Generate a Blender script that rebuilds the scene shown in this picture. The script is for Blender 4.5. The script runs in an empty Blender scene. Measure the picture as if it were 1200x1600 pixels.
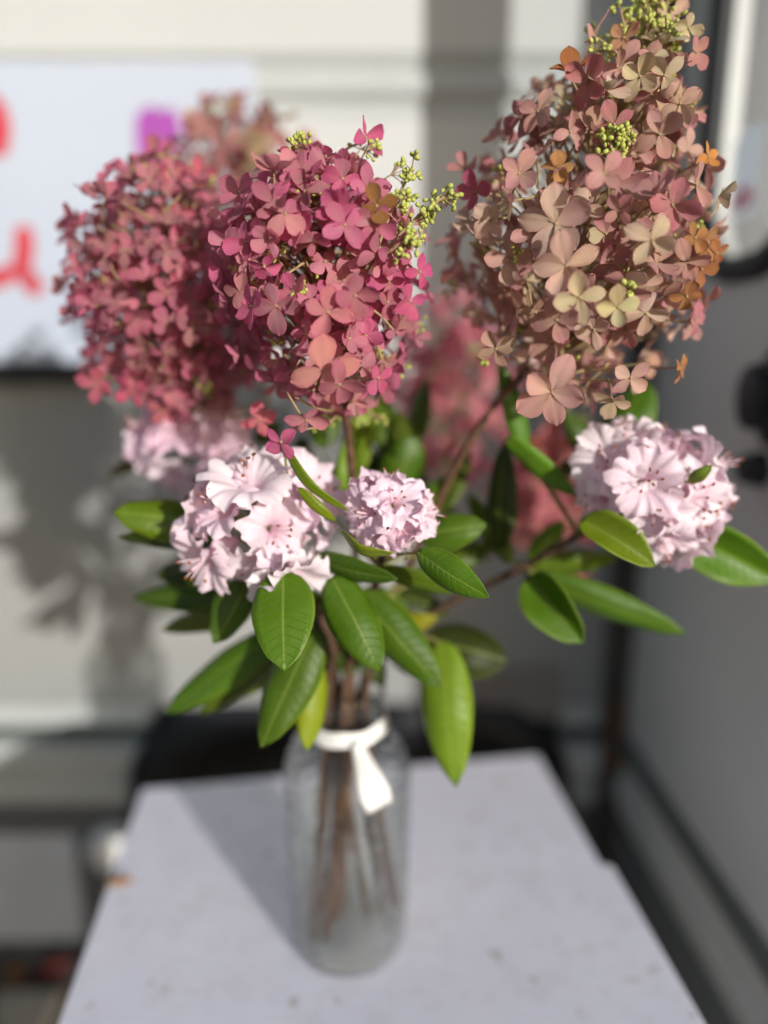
import bpy, bmesh, math, random
from mathutils import Vector, Matrix, Quaternion, noise

rnd = random.Random(7)
scene = bpy.context.scene
COL = scene.collection

# ------------------------------------------------------------------ camera
CAMZ = 1.23                      # camera height above the ground
FPX = 1150.0                     # focal length in pixels of the 1200 x 1600 frame
PITCH = math.radians(13.0)
cam_d = bpy.data.cameras.new('camera')
cam = bpy.data.objects.new('camera', cam_d); COL.objects.link(cam)
cam.location = (0, 0, CAMZ)
cam.rotation_euler = (math.radians(90) - PITCH, 0, 0)
cam_d.sensor_fit = 'VERTICAL'; cam_d.sensor_height = 36.0
cam_d.lens = FPX / 1600 * 36.0
cam_d.clip_start = 0.02; cam_d.clip_end = 500
cam_d.dof.use_dof = True
cam_d.dof.focus_distance = 0.448
cam_d.dof.aperture_fstop = 1.1
cam_d.dof.aperture_blades = 0
scene.camera = cam

# ------------------------------------------------------------------ light
SUN_EL = math.radians(13.5)
SUN_H = Vector((0.573, -0.819, 0)).normalized()      # towards the sun, on the ground
sun_dir = Vector((SUN_H.x * math.cos(SUN_EL), SUN_H.y * math.cos(SUN_EL), math.sin(SUN_EL)))
world = bpy.data.worlds.new('World'); scene.world = world; world.use_nodes = True
wn = world.node_tree.nodes; wl = world.node_tree.links
for n in list(wn): wn.remove(n)
sky = wn.new('ShaderNodeTexSky'); sky.sky_type = 'NISHITA'; sky.sun_disc = False
sky.sun_elevation = SUN_EL; sky.sun_rotation = math.atan2(SUN_H.x, SUN_H.y)
bg = wn.new('ShaderNodeBackground'); bg.inputs['Strength'].default_value = 0.098
wo = wn.new('ShaderNodeOutputWorld')
wl.new(sky.outputs[0], bg.inputs[0]); wl.new(bg.outputs[0], wo.inputs[0])
sun_l = bpy.data.lights.new('sun', 'SUN'); sun_l.energy = 3.7; sun_l.angle = math.radians(0.5)
sun_l.color = (1.0, 0.965, 0.915)
sun = bpy.data.objects.new('sun', sun_l); COL.objects.link(sun)
sun.rotation_euler = sun_dir.to_track_quat('Z', 'Y').to_euler()
scene.view_settings.view_transform = 'Standard'; scene.view_settings.look = 'None'
scene.view_settings.exposure = 0.22; scene.view_settings.gamma = 1.0
scene.view_settings.use_curve_mapping = False
scene.render.engine = 'CYCLES'
scene.cycles.use_denoising = True
scene.cycles.use_adaptive_sampling = True; scene.cycles.adaptive_threshold = 0.025
scene.cycles.max_bounces = 10; scene.cycles.transparent_max_bounces = 16

# ------------------------------------------------------------------ helpers
CP, SP = math.cos(PITCH), math.sin(PITCH)
def ray(u, v):
    x = (u - 600) / FPX; y = -(v - 800) / FPX
    return Vector((x, CP + y * SP, -SP + y * CP))
def W(u, v, t): return Vector((0, 0, CAMZ)) + ray(u, v) * t      # measured point, t metres deep
def on_y(u, v, Y): d = ray(u, v); return Vector((0, 0, CAMZ)) + d * (Y / d.y)
def on_z(u, v, Z): d = ray(u, v); return Vector((0, 0, CAMZ)) + d * ((Z - CAMZ) / d.z)
def s2l(c): c /= 255; return c / 12.92 if c <= .04045 else ((c + .055) / 1.055) ** 2.4
def rgb(r, g, b): return (s2l(r), s2l(g), s2l(b), 1.0)
def jit(c, a=.08, rr=rnd):
    k = 1 + rr.uniform(-a, a)
    return tuple(min(.95, max(.002, x * k * (1 + rr.uniform(-a * .5, a * .5)))) for x in c[:3]) + (1.0,)

def tag(o, label=None, cat=None, group=None, kind=None):
    if label: o['label'] = label
    if cat: o['category'] = cat
    if group: o['group'] = group
    if kind: o['kind'] = kind
    return o
def empty(name, loc, label, cat, group=None):
    o = bpy.data.objects.new(name, None); COL.objects.link(o); o.location = loc
    o.empty_display_size = .02
    return tag(o, label, cat, group)
def mesh(name, verts, faces, uvs=None, smooth=True):
    me = bpy.data.meshes.new(name); me.from_pydata([tuple(v) for v in verts], [], faces); me.update()
    if uvs:
        lay = me.uv_layers.new(name='uv')
        for lp in me.loops: lay.data[lp.index].uv = uvs[lp.vertex_index]
    if smooth: me.polygons.foreach_set('use_smooth', [True] * len(me.polygons))
    return me
def put(name, me, mat, parent=None, loc=None, color=None, kind=None):
    """link a mesh; loc None = vertices are world coordinates"""
    if mat is not None and not me.materials: me.materials.append(mat)
    o = bpy.data.objects.new(name, me); COL.objects.link(o)
    if parent is not None:
        o.parent = parent
        if loc is None: o.location = -wpos(parent)
    if loc is not None: o.location = loc
    if color: o.color = color
    if kind: o['kind'] = kind
    return o
def wpos(o):
    p = Vector(o.location)
    if o.parent is not None: p = p + wpos(o.parent)
    return p

class MB:
    def __init__(s): s.v = []; s.f = []; s.uv = []
    def add(s, vs, fs, uvs=None):
        b = len(s.v); s.v += [Vector(v) for v in vs]; s.f += [tuple(i + b for i in f) for f in fs]
        s.uv += uvs if uvs else [(0, 0)] * len(vs)
    def box(s, a, b):
        x0, y0, z0 = a; x1, y1, z1 = b
        s.add([(x0,y0,z0),(x1,y0,z0),(x1,y1,z0),(x0,y1,z0),(x0,y0,z1),(x1,y0,z1),(x1,y1,z1),(x0,y1,z1)],
              [(0,3,2,1),(4,5,6,7),(0,1,5,4),(1,2,6,5),(2,3,7,6),(3,0,4,7)])
    def tube(s, pts, rads, n=8, cap=True):
        vs, fs = [], []
        m = len(pts); up = Vector((.13, .31, .94))
        for i, p in enumerate(pts):
            d = (pts[min(i+1, m-1)] - pts[max(i-1, 0)])
            d = d.normalized() if d.length > 1e-9 else Vector((0, 0, 1))
            if abs(d.dot(up)) > .97: up = Vector((.9, .2, .1))
            a = d.cross(up).normalized(); b = d.cross(a)
            r = rads[i] if isinstance(rads, (list, tuple)) else rads
            for k in range(n):
                w = 2 * math.pi * k / n
                vs.append(p + a * (r * math.cos(w)) + b * (r * math.sin(w)))
        for i in range(m - 1):
            for k in range(n):
                fs.append((i*n+k, i*n+(k+1) % n, (i+1)*n+(k+1) % n, (i+1)*n+k))
        if cap:
            fs.append(tuple(range(n-1, -1, -1))); fs.append(tuple((m-1)*n+k for k in range(n)))
        s.add(vs, fs)
    def blob(s, c, r, ax=None, st=1.0, n=6, rings=4):
        ax = (ax or Vector((0, 0, 1))).normalized(); q = Vector((0, 0, 1)).rotation_difference(ax)
        vs = [c + q @ Vector((0, 0, -r * st))]; fs = []
        for i in range(1, rings):
            ph = math.pi * i / rings - math.pi / 2
            for k in range(n):
                w = 2 * math.pi * k / n
                vs.append(c + q @ Vector((r*math.cos(ph)*math.cos(w), r*math.cos(ph)*math.sin(w), r*st*math.sin(ph))))
        vs.append(c + q @ Vector((0, 0, r * st))); L = len(vs) - 1
        for k in range(n): fs.append((0, 1+(k+1) % n, 1+k))
        for i in range(rings - 2):
            for k in range(n): fs.append((1+i*n+k, 1+i*n+(k+1) % n, 1+(i+1)*n+(k+1) % n, 1+(i+1)*n+k))
        for k in range(n): fs.append((1+(rings-2)*n+k, 1+(rings-2)*n+(k+1) % n, L))
        s.add(vs, fs)
    def mesh(s, name, smooth=True): return mesh(name, s.v, s.f, s.uv, smooth)

def spline(pts, n):
    """Catmull-Rom through the points"""
    P = [pts[0]*2 - pts[1]] + list(pts) + [pts[-1]*2 - pts[-2]]
    out = []; segs = len(pts) - 1
    for i in range(n + 1):
        x = i / n * segs; k = min(int(x), segs - 1); t = x - k
        a, b, c, d = P[k:k+4]
        out.append(.5 * ((2*b) + (c-a)*t + (2*a-5*b+4*c-d)*t*t + (3*b-a-3*c+d)*t*t*t))
    return out
def bevelled(me, w=.002, seg=2):
    bm = bmesh.new(); bm.from_mesh(me)
    bmesh.ops.bevel(bm, geom=bm.edges[:], offset=w, segments=seg, affect='EDGES', profile=.6)
    bm.to_mesh(me); bm.free(); return me

# ------------------------------------------------------------------ materials
class NT:
    def __init__(s, name):
        s.m = bpy.data.materials.new(name); s.m.use_nodes = True
        s.n = s.m.node_tree.nodes; s.l = s.m.node_tree.links
        for x in list(s.n): s.n.remove(x)
        s.out = s.n.new('ShaderNodeOutputMaterial')
    def node(s, t, **kw):
        x = s.n.new(t)
        for k, v in kw.items(): setattr(x, k, v)
        return x
    def set(s, sock, v):
        if hasattr(v, 'is_linked') or isinstance(v, bpy.types.NodeSocket): s.l.new(v, sock)
        else: sock.default_value = v
    def math(s, op, a, b=0.0, c=0.0):
        x = s.node('ShaderNodeMath', operation=op)
        for i, v in enumerate((a, b, c)): s.set(x.inputs[i], v)
        return x.outputs[0]
    def mix(s, f, a, b, blend='MIX'):
        x = s.node('ShaderNodeMix', data_type='RGBA', blend_type=blend)
        s.set(x.inputs[0], f); s.set(x.inputs[6], a); s.set(x.inputs[7], b)
        return x.outputs[2]
    def noise(s, scale, detail=4, rough=.5, co=None, dist=0):
        x = s.node('ShaderNodeTexNoise'); x.inputs['Scale'].default_value = scale
        x.inputs['Detail'].default_value = detail; x.inputs['Roughness'].default_value = rough
        x.inputs['Distortion'].default_value = dist
        if co is not None: s.l.new(co, x.inputs['Vector'])
        return x.outputs['Fac']
    def ramp(s, f, a, b, ca=(0,0,0,1), cb=(1,1,1,1)):
        if a > b: a, b, ca, cb = b, a, cb, ca
        x = s.node('ShaderNodeValToRGB'); e = x.color_ramp.elements
        e[0].position = a; e[0].color = ca; e[1].position = b; e[1].color = cb
        s.l.new(f, x.inputs[0]); return x.outputs[0]
    def co(s, k='Object'): return s.node('ShaderNodeTexCoord').outputs[k]
    def bump(s, h, strength=.3, dist=.001):
        x = s.node('ShaderNodeBump'); x.inputs['Strength'].default_value = strength
        x.inputs['Distance'].default_value = dist; s.l.new(h, x.inputs['Height']); return x.outputs[0]
    def bsdf(s, color, rough=.5, spec=.5, normal=None, metal=0.0, coat=0.0, sheen=0.0):
        x = s.node('ShaderNodeBsdfPrincipled')
        s.set(x.inputs['Base Color'], color); s.set(x.inputs['Roughness'], rough)
        x.inputs['Specular IOR Level'].default_value = spec; x.inputs['Metallic'].default_value = metal
        x.inputs['Coat Weight'].default_value = coat; x.inputs['Sheen Weight'].default_value = sheen
        if normal is not None: s.l.new(normal, x.inputs['Normal'])
        return x.outputs[0]
    def mixs(s, f, a, b):
        x = s.node('ShaderNodeMixShader'); s.set(x.inputs[0], f); s.l.new(a, x.inputs[1]); s.l.new(b, x.inputs[2])
        return x.outputs[0]
    def done(s, sh): s.l.new(sh, s.out.inputs[0]); return s.m

def m_plain(name, c, rough=.5, var=.12, scale=20, bump=.1, spec=.5, metal=0, dirt=None, dist=.0008):
    t = NT(name); co = t.co()
    n = t.noise(scale, 5, .6, co)
    col = t.mix(t.ramp(n, .3, .7), tuple(x*(1-var) for x in c[:3])+(1,), tuple(min(1, x*(1+var)) for x in c[:3])+(1,))
    if dirt:
        n2 = t.noise(scale*.35, 6, .65, co, .6)
        col = t.mix(t.ramp(n2, .56, .72), col, dirt)
    b = t.bump(t.noise(scale*6, 3, .5, co), bump, dist)
    return t.done(t.bsdf(col, rough, spec, b, metal))

def m_petal(name, tip, heart, trans=.44, mot=.28, rimw=.45):
    """hydrangea sepal: object colour, tinted rim and heart, branching veins, translucent"""
    t = NT(name); oi = t.node('ShaderNodeObjectInfo'); uv = t.node('ShaderNodeUVMap'); uv.uv_map = 'uv'
    sp = t.node('ShaderNodeSeparateXYZ'); t.l.new(uv.outputs[0], sp.inputs[0])
    x, s = sp.outputs[0], sp.outputs[1]
    ax = t.math('ABSOLUTE', x)
    col = oi.outputs['Color']
    mp = t.node('ShaderNodeVectorMath', operation='ADD'); t.l.new(t.co('Object'), mp.inputs[0])
    cmb = t.node('ShaderNodeCombineXYZ'); t.l.new(oi.outputs['Random'], cmb.inputs[0]); t.l.new(oi.outputs['Random'], cmb.inputs[2])
    sc = t.node('ShaderNodeVectorMath', operation='SCALE'); t.l.new(cmb.outputs[0], sc.inputs[0]); sc.inputs['Scale'].default_value = 3.0
    t.l.new(sc.outputs[0], mp.inputs[1]); co = mp.outputs[0]
    blot = t.noise(95, 4, .6, co)
    fine = t.noise(620, 3, .6, co)
    hf = t.math('MULTIPLY', t.ramp(s, .62, .05), t.ramp(blot, .25, .75))
    col = t.mix(t.math('MULTIPLY', hf, .5), col, heart)
    mott = t.noise(48, 3, .6, co, .4)
    col = t.mix(t.math('MULTIPLY', t.ramp(mott, .42, .68), mot), col, t.mix(.5, heart, (.42, .32, .26, 1)))
    rim = t.math('MAXIMUM', t.ramp(ax, .55, 1.0), t.ramp(s, .70, 1.0))
    col = t.mix(t.math('MULTIPLY', t.math('MULTIPLY', rim, t.ramp(blot, .3, .65)), rimw), col, tip)
    col = t.mix(t.math('MULTIPLY', t.ramp(fine, .45, .75), .09), col, (.30, .16, .14, 1))
    # veins fan out from the claw
    a = t.math('DIVIDE', x, t.math('ADD', s, .35))
    wv = t.math('ABSOLUTE', t.math('SINE', t.math('MULTIPLY', a, 11.0)))
    vein = t.ramp(wv, .22, .0)
    col = t.mix(t.math('MULTIPLY', vein, .30), col, heart)
    h = t.math('ADD', t.math('MULTIPLY', vein, -.6), fine)
    nm = t.bump(h, .5, .0008)
    p = t.bsdf(col, .52, .35, nm, sheen=.1)
    tr = t.node('ShaderNodeBsdfTranslucent'); t.set(tr.inputs[0], t.mix(.30, col, tip))
    return t.done(t.mixs(trans, p, tr.outputs[0]))

def m_leaf(name):
    t = NT(name); oi = t.node('ShaderNodeObjectInfo'); uv = t.node('ShaderNodeUVMap'); uv.uv_map = 'uv'
    sp = t.node('ShaderNodeSeparateXYZ'); t.l.new(uv.outputs[0], sp.inputs[0]); x, s = sp.outputs[0], sp.outputs[1]
    ax = t.math('ABSOLUTE', x); co = t.co('Object')
    n = t.noise(60, 5, .6, co); n2 = t.noise(700, 3, .6, co)
    col = t.mix(t.math('MULTIPLY', t.ramp(n, .3, .75), .5), oi.outputs['Color'], t.mix(1.0, oi.outputs['Color'], (1.25, 1.15, .7, 1), 'MULTIPLY'))
    # side veins sweep towards the tip
    w = t.math('ABSOLUTE', t.math('SINE', t.math('MULTIPLY', t.math('SUBTRACT', s, t.math('MULTIPLY', ax, .10)), 38.0)))
    side = t.math('MULTIPLY', t.ramp(w, .16, .0), t.ramp(ax, 1.0, .7))
    cell = t.node('ShaderNodeTexVoronoi', feature='DISTANCE_TO_EDGE'); cell.inputs['Scale'].default_value = 420
    t.l.new(co, cell.inputs['Vector']); net = t.ramp(cell.outputs['Distance'], .12, .0)
    mid = t.ramp(ax, .055, .02)
    col = t.mix(t.math('MULTIPLY', side, .30), col, (.16, .26, .03, 1))
    col = t.mix(t.math('MULTIPLY', net, .16), col, (.13, .22, .02, 1))
    col = t.mix(t.math('MULTIPLY', mid, .65), col, (.28, .36, .06, 1))
    rim = t.ramp(ax, .90, 1.0)
    col = t.mix(t.math('MULTIPLY', rim, .55), col, (.30, .40, .05, 1))
    sp2 = t.ramp(t.noise(180, 2, .5, co), .70, .76)
    col = t.mix(t.math('MULTIPLY', sp2, .5), col, (.20, .16, .05, 1))
    h = t.math('SUBTRACT', t.math('MULTIPLY', n2, .5), t.math('MULTIPLY', side, .9))
    nm = t.bump(t.math('ADD', h, t.math('MULTIPLY', n, 1.2)), .6, .0011)
    p = t.bsdf(col, t.math('ADD', .30, t.math('MULTIPLY', n, .28)), .5, nm)
    tr = t.node('ShaderNodeBsdfTranslucent'); t.set(tr.inputs[0], t.mix(1.0, col, (2.4, 2.5, .6, 1), 'MULTIPLY'))
    return t.done(t.mixs(.30, p, tr.outputs[0]))

def m_corolla(name):
    """rhododendron corolla: pale pink, deeper flushes, freckles on one lobe"""
    t = NT(name); oi = t.node('ShaderNodeObjectInfo'); uv = t.node('ShaderNodeUVMap'); uv.uv_map = 'uv'
    sp = t.node('ShaderNodeSeparateXYZ'); t.l.new(uv.outputs[0], sp.inputs[0]); th, s = sp.outputs[0], sp.outputs[1]
    co = t.co('Object'); n = t.noise(75, 4, .6, co); n2 = t.noise(260, 4, .6, co)
    col = t.mix(t.ramp(n, .35, .68), oi.outputs['Color'], rgb(254, 247, 249))
    col = t.mix(t.math('MULTIPLY', t.ramp(s, .40, .0), .5), col, rgb(224, 150, 185))
    rib = t.ramp(t.math('ABSOLUTE', t.math('SINE', t.math('MULTIPLY', th, math.pi * 5))), .10, .0)
    col = t.mix(t.math('MULTIPLY', t.math('MULTIPLY', rib, t.ramp(s, .95, .3)), .28), col, rgb(212, 110, 150))
    vor = t.node('ShaderNodeTexVoronoi'); vor.inputs['Scale'].default_value = 330; t.l.new(co, vor.inputs['Vector'])
    spot = t.ramp(vor.outputs['Distance'], .34, .26)
    lob = t.math('MULTIPLY', t.ramp(t.math('ABSOLUTE', t.math('SUBTRACT', th, .30)), .11, .06), t.ramp(t.math('ABSOLUTE', t.math('SUBTRACT', s, .52)), .30, .20))
    vr = t.ramp(vor.outputs['Color'], .35, .42)
    col = t.mix(t.math('MULTIPLY', t.math('MULTIPLY', spot, lob), t.math('MULTIPLY', vr, .85)), col, rgb(150, 60, 55))
    edge = t.ramp(s, .95, 1.0)
    col = t.mix(t.math('MULTIPLY', t.math('MULTIPLY', edge, t.ramp(n2, .55, .70)), .8), col, rgb(190, 140, 110))
    nm = t.bump(n2, .35, .0012)
    p = t.bsdf(col, .6, .25, nm, sheen=.15)
    tr = t.node('ShaderNodeBsdfTranslucent'); t.set(tr.inputs[0], t.mix(.35, col, rgb(252, 206, 232)))
    return t.done(t.mixs(.30, p, tr.outputs[0]))

def m_bark(name, a, b, scale=160):
    t = NT(name); co = t.co(); n = t.noise(scale, 5, .65, co); n2 = t.noise(scale*4, 3, .6, co)
    col = t.mix(t.ramp(n, .35, .68), a, b)
    return t.done(t.bsdf(col, .65, .3, t.bump(n2, .5, .0008)))

def m_glass(name, tint, refr=.5, ior=1.25, rough=.03, bump_scale=70, bs=.4, solid=0.0):
    """glass: some of the light goes straight through, some is bent by the moulded relief, some is mirrored"""
    t = NT(name); co = t.co()
    nm = t.bump(t.noise(bump_scale, 2, .5, co), bs, .005)
    tp = t.node('ShaderNodeBsdfTransparent'); tp.inputs[0].default_value = tint
    rf = t.node('ShaderNodeBsdfRefraction'); rf.inputs['Color'].default_value = tint; rf.inputs['IOR'].default_value = ior
    rf.inputs['Roughness'].default_value = rough; t.l.new(nm, rf.inputs['Normal'])
    gl = t.node('ShaderNodeBsdfGlossy'); gl.inputs['Roughness'].default_value = .04; t.l.new(nm, gl.inputs['Normal'])
    fr = t.node('ShaderNodeLayerWeight'); fr.inputs['Blend'].default_value = .5; t.l.new(nm, fr.inputs['Normal'])
    fz = t.math('ADD', .035, t.math('MULTIPLY', t.math('POWER', fr.outputs['Facing'], 4.0), .8))
    body = t.mixs(refr, tp.outputs[0], rf.outputs[0])
    if solid:
        df = t.node('ShaderNodeBsdfDiffuse'); df.inputs[0].default_value = rgb(190, 198, 190)
        body = t.mixs(solid, body, df.outputs[0])
    return t.done(t.mixs(fz, body, gl.outputs[0]))

M = {}
M['pink'] = m_petal('petal_pink', rgb(230, 84, 152), rgb(204, 164, 142))
M['cream'] = m_petal('petal_cream', rgb(206, 122, 136), rgb(206, 194, 142), .33, .45, .4)
M['dry'] = m_petal('petal_dry', rgb(150, 92, 44), rgb(120, 78, 40), .25)
M['leaf'] = m_leaf('leaf_green')
M['corolla'] = m_corolla('corolla_pale_pink')
M['twig'] = m_bark('twig', rgb(150, 138, 88), rgb(176, 140, 120))
M['stem'] = m_bark('woody_stem', rgb(72, 48, 40), rgb(112, 84, 60))
M['rstem'] = m_bark('rhododendron_stem', rgb(70, 56, 40), rgb(104, 76, 62))
M['petiole'] = m_bark('petiole', rgb(120, 134, 62), rgb(136, 116, 70))
M['bud'] = m_plain('bud_green', rgb(172, 178, 88), .5, .25, 300, .2)
M['filament'] = m_plain('filament', rgb(240, 205, 215), .5, .1, 300, .1)
M['anther'] = m_plain('anther', rgb(140, 78, 48), .6, .25, 500, .3)
M['wall'] = m_plain('van_paint', (.57, .575, .558, 1), .38, .035, 2.2, .05, .5, dirt=(.50, .50, .475, 1))
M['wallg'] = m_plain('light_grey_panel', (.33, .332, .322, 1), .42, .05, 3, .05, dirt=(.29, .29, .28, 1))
M['trimg'] = m_plain('grey_green_moulding', (.47, .49, .478, 1), .45, .06, 9, .05)
M['trimd'] = m_plain('dark_green_rubber', (.085, .105, .095, 1), .5, .1, 9, .05)
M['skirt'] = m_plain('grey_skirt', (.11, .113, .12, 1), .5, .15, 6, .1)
M['black'] = m_plain('black_rubber', (.016, .016, .018, 1), .5, .3, 30, .1)
M['arch'] = m_plain('black_plastic', (.012, .012, .014, 1), .55, .3, 30, .2)
M['strip'] = m_plain('brown_black_rubber', (.040, .033, .029, 1), .55, .3, 14, .1)
M['tyre'] = m_plain('tyre_rubber', (.015, .015, .015, 1), .75, .3, 60, .3)
M['rim'] = m_plain('wheel_steel', (.35, .35, .36, 1), .4, .1, 20, .1, metal=.8)
M['hinge'] = m_plain('rusty_hinge', rgb(92, 66, 44), .7, .3, 60, .3)
M['vent'] = m_plain('vent_plastic', rgb(150, 140, 132), .5, .06, 12, .1)
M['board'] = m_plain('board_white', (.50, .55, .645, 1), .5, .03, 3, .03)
M['red'] = m_plain('red_paint', rgb(196, 62, 74), .5, .12, 30, .1)
M['purple'] = m_plain('purple_paint', rgb(168, 78, 172), .5, .22, 22, .1)
M['cyan'] = m_plain('turquoise_paint', rgb(64, 190, 190), .5, .1, 22, .1)
M['wood'] = m_plain('dark_timber', rgb(70, 66, 62), .6, .2, 20, .2)
M['stone'] = m_plain('paving_stone', rgb(112, 104, 92), .8, .15, 30, .4)
M['ribbon'] = m_plain('ribbon_white', (.80, .79, .76, 1), .45, .03, 60, .15)
M['capw'] = m_plain('white_plastic', (.74, .74, .73, 1), .4, .05, 20, .05)
def m_pane_patch(name, c):
    t = NT(name); n = t.noise(30, 3, .5, t.co()); col = t.mix(t.math('MULTIPLY', n, .2), c, (1, 1, 1, 1))
    tr = t.node('ShaderNodeBsdfTranslucent'); t.set(tr.inputs[0], col)
    return t.done(t.mixs(.55, t.bsdf(col, .4, .4), tr.outputs[0]))
M['pane_patch'] = m_pane_patch('patch_pale_blue', rgb(196, 208, 222)); M['pane_patch_p'] = m_pane_patch('patch_pink', rgb(224, 156, 166))
M['glass'] = m_glass('bottle_glass', (.985, .992, .986, 1), .32, 1.13, .01, 95, .9, .004)
M['glassin'] = m_glass('bottle_glass_inside', (.985, .992, .986, 1), .0, 1.1, .01, 95, .6, .004)
M['water'] = m_glass('water', (.965, .975, .94, 1), .10, 1.06, .02, 40, .12, .008)
M['pane'] = m_glass('window_pane', (.93, .94, .94, 1), .0, 1.0, .0, 3, .0)

def m_table():
    t = NT('table_paint'); co = t.co()
    big = t.noise(5, 5, .6, co); mid = t.noise(30, 6, .7, co, .15); fine = t.noise(160, 4, .6, co)
    col = t.mix(t.ramp(big, .3, .7), (.76, .755, .86, 1), (.84, .84, .92, 1))
    col = t.mix(t.math('MULTIPLY', t.ramp(mid, .50, .78), .55), col, (.56, .54, .54, 1))
    col = t.mix(t.math('MULTIPLY', t.ramp(t.noise(9, 4, .6, co, 1.2), .66, .74), .45), col, (.70, .50, .52, 1))
    sc = t.node('ShaderNodeMapping'); sc.inputs['Scale'].default_value = (1, 14, 1); t.l.new(co, sc.inputs[0])
    brush = t.noise(26, 5, .6, sc.outputs[0])
    col = t.mix(t.math('MULTIPLY', t.ramp(brush, .45, .7), .16), col, (.50, .50, .55, 1))
    spots = t.ramp(t.noise(55, 2, .5, co), .66, .74)
    col = t.mix(t.math('MULTIPLY', spots, .6), col, (.36, .30, .24, 1))
    h = t.math('ADD', t.math('MULTIPLY', brush, .8), t.math('MULTIPLY', fine, .4))
    return t.done(t.bsdf(col, t.math('ADD', .42, t.math('MULTIPLY', mid, .2)), .4, t.bump(h, .4, .001)))
M['table'] = m_table()
def m_ground():
    t = NT('ground_earth'); co = t.co()
    n = t.noise(14, 6, .65, co); n2 = t.noise(80, 5, .7, co)
    col = t.mix(t.ramp(n, .35, .7), rgb(56, 52, 48), rgb(92, 86, 80))
    col = t.mix(t.math('MULTIPLY', t.ramp(n2, .5, .7), .5), col, rgb(120, 100, 80))
    return t.done(t.bsdf(col, .9, .2, t.bump(n2, .8, .01)))
M['ground'] = m_ground()

# ------------------------------------------------------------------ ground
g = MB(); g.add([(-60, -60, 0), (60, -60, 0), (60, 60, 0), (-60, 60, 0)], [(0, 1, 2, 3)])
tag(put('ground', g.mesh('ground', False), M['ground']), kind='structure')

# ------------------------------------------------------------------ trailer behind the table
YW = 1.15
def Z(r): return CAMZ + r            # heights were measured from the camera's own height
HX = .400                            # hinge line of the door
trailer = empty('trailer', (0, YW + .6, 0), 'white painted trailer with a black wheel arch behind the table', 'trailer')

def extrude_profile(name, prof, x0, x1, mat, parent, back=YW + .05):
    """prof: list of (y, z) from top to bottom, swept along x and closed at the back"""
    P = prof + [(back, prof[-1][1]), (back, prof[0][1])]
    n = len(P); vs = [(x0, y, z) for y, z in P] + [(x1, y, z) for y, z in P]
    fs = [(i, (i+1) % n, n+(i+1) % n, n+i) for i in range(n)]
    fs += [tuple(range(n-1, -1, -1)), tuple(range(n, 2*n))]
    return put(name, mesh(name, vs, fs, None, False), mat, parent)
XL, XR = -2.3, 3.2
# upper wall, moulding, main wall, lower moulding
AX0, AX1, ATOP = -.405, .300, -.612
extrude_profile('upper_wall', [(YW, Z(1.35)), (YW, Z(.395))], XL, HX-.012, M['wall'], trailer)
extrude_profile('moulding', [(YW+.002, Z(.394)), (YW-.001, Z(.390)), (YW+.006, Z(.378)), (YW+.006, Z(.374)), (YW-.004, Z(.368)),
                             (YW-.006, Z(.350)), (YW-.006, Z(.344)), (YW-.002, Z(.340)), (YW+.005, Z(.334)), (YW+.005, Z(.328)), (YW+.001, Z(.313))], XL, HX-.012, M['trimg'], trailer)
extrude_profile('main_wall', [(YW, Z(.312)), (YW, Z(-.047))], XL, HX-.012, M['wall'], trailer)
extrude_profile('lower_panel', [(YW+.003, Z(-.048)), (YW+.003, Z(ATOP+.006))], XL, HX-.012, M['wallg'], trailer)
low = [(YW+.001, Z(ATOP+.005)), (YW-.002, Z(-.640)), (YW+.010, Z(-.648)), (YW+.010, Z(-.668)), (YW-.012, Z(-.676)), (YW-.016, Z(-.700)), (YW-.012, Z(-.728)), (YW+.006, Z(-.738)), (YW+.006, Z(-.752)), (YW-.004, Z(-.760)), (YW-.004, Z(-.790))]
extrude_profile('lower_moulding', low, XL, AX0, M['trimg'], trailer)
extrude_profile('lower_moulding', low, AX1, HX-.012, M['trimg'], trailer)
for xa, xb in ((XL, AX0-.001), (AX1+.001, HX-.013)):
    m = MB(); m.box((xa, YW-.004, Z(-.667)), (xb, YW+.012, Z(-.647)))
    put('rubber_strip', m.mesh('rubber_strip', False), M['trimd'], trailer)
sk = [(YW+.004, Z(-.791)), (YW+.004, Z(-1.02)), (YW+.012, Z(-1.09))]
extrude_profile('skirt', sk, XL, AX0, M['skirt'], trailer)
extrude_profile('skirt', sk, AX1, HX-.012, M['skirt'], trailer)
extrude_profile('side_wall', [(YW, Z(1.35)), (YW, Z(-1.05))], HX+.014, XR, M['wall'], trailer)
m = MB(); m.box((.475, YW-.012, Z(-.55)), (2.6, YW-.001, Z(1.1)))  # added dark panel; its colour stands in for shade on the side wall
put('shade_panel', bevelled(m.mesh('shade_panel', False), .004), M['skirt'], trailer)
# wheel arch: recess, flared trim and wheel
m = MB()
m.box((AX0-.02, YW+.055, Z(-1.20)), (AX1+.02, YW+.075, Z(ATOP+.05)))
m.box((AX0-.02, YW+.0555, Z(ATOP+.03)), (AX1+.02, YW+.30, Z(ATOP+.049)))
put('arch_recess', m.mesh('arch_recess', False), M['arch'], trailer)
def arch_pts(inset):
    pts = []
    x0, x1, top = AX0 - .035 + inset, AX1 + .02 - inset, Z(ATOP + .012) - inset
    r = .14
    pts.append((x0, Z(-1.08)))
    for k in range(9):
        a = math.pi - k / 8 * math.pi / 2
        pts.append((x0 + r*1.25 + r*1.25*math.cos(a), top - r + r*math.sin(a)))
    for k in range(9):
        a = math.pi/2 - k / 8 * math.pi / 2
        pts.append((x1 - r + r*math.cos(a), top - r + r*math.sin(a)))
    pts.append((x1, Z(-1.08)))
    return pts
o_, i_ = arch_pts(0), arch_pts(.085)
vs = []; n = len(o_)
for (x, z) in o_: vs.append((x, YW-.020, z))
for (x, z) in i_: vs.append((x, YW-.012, z))
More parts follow.
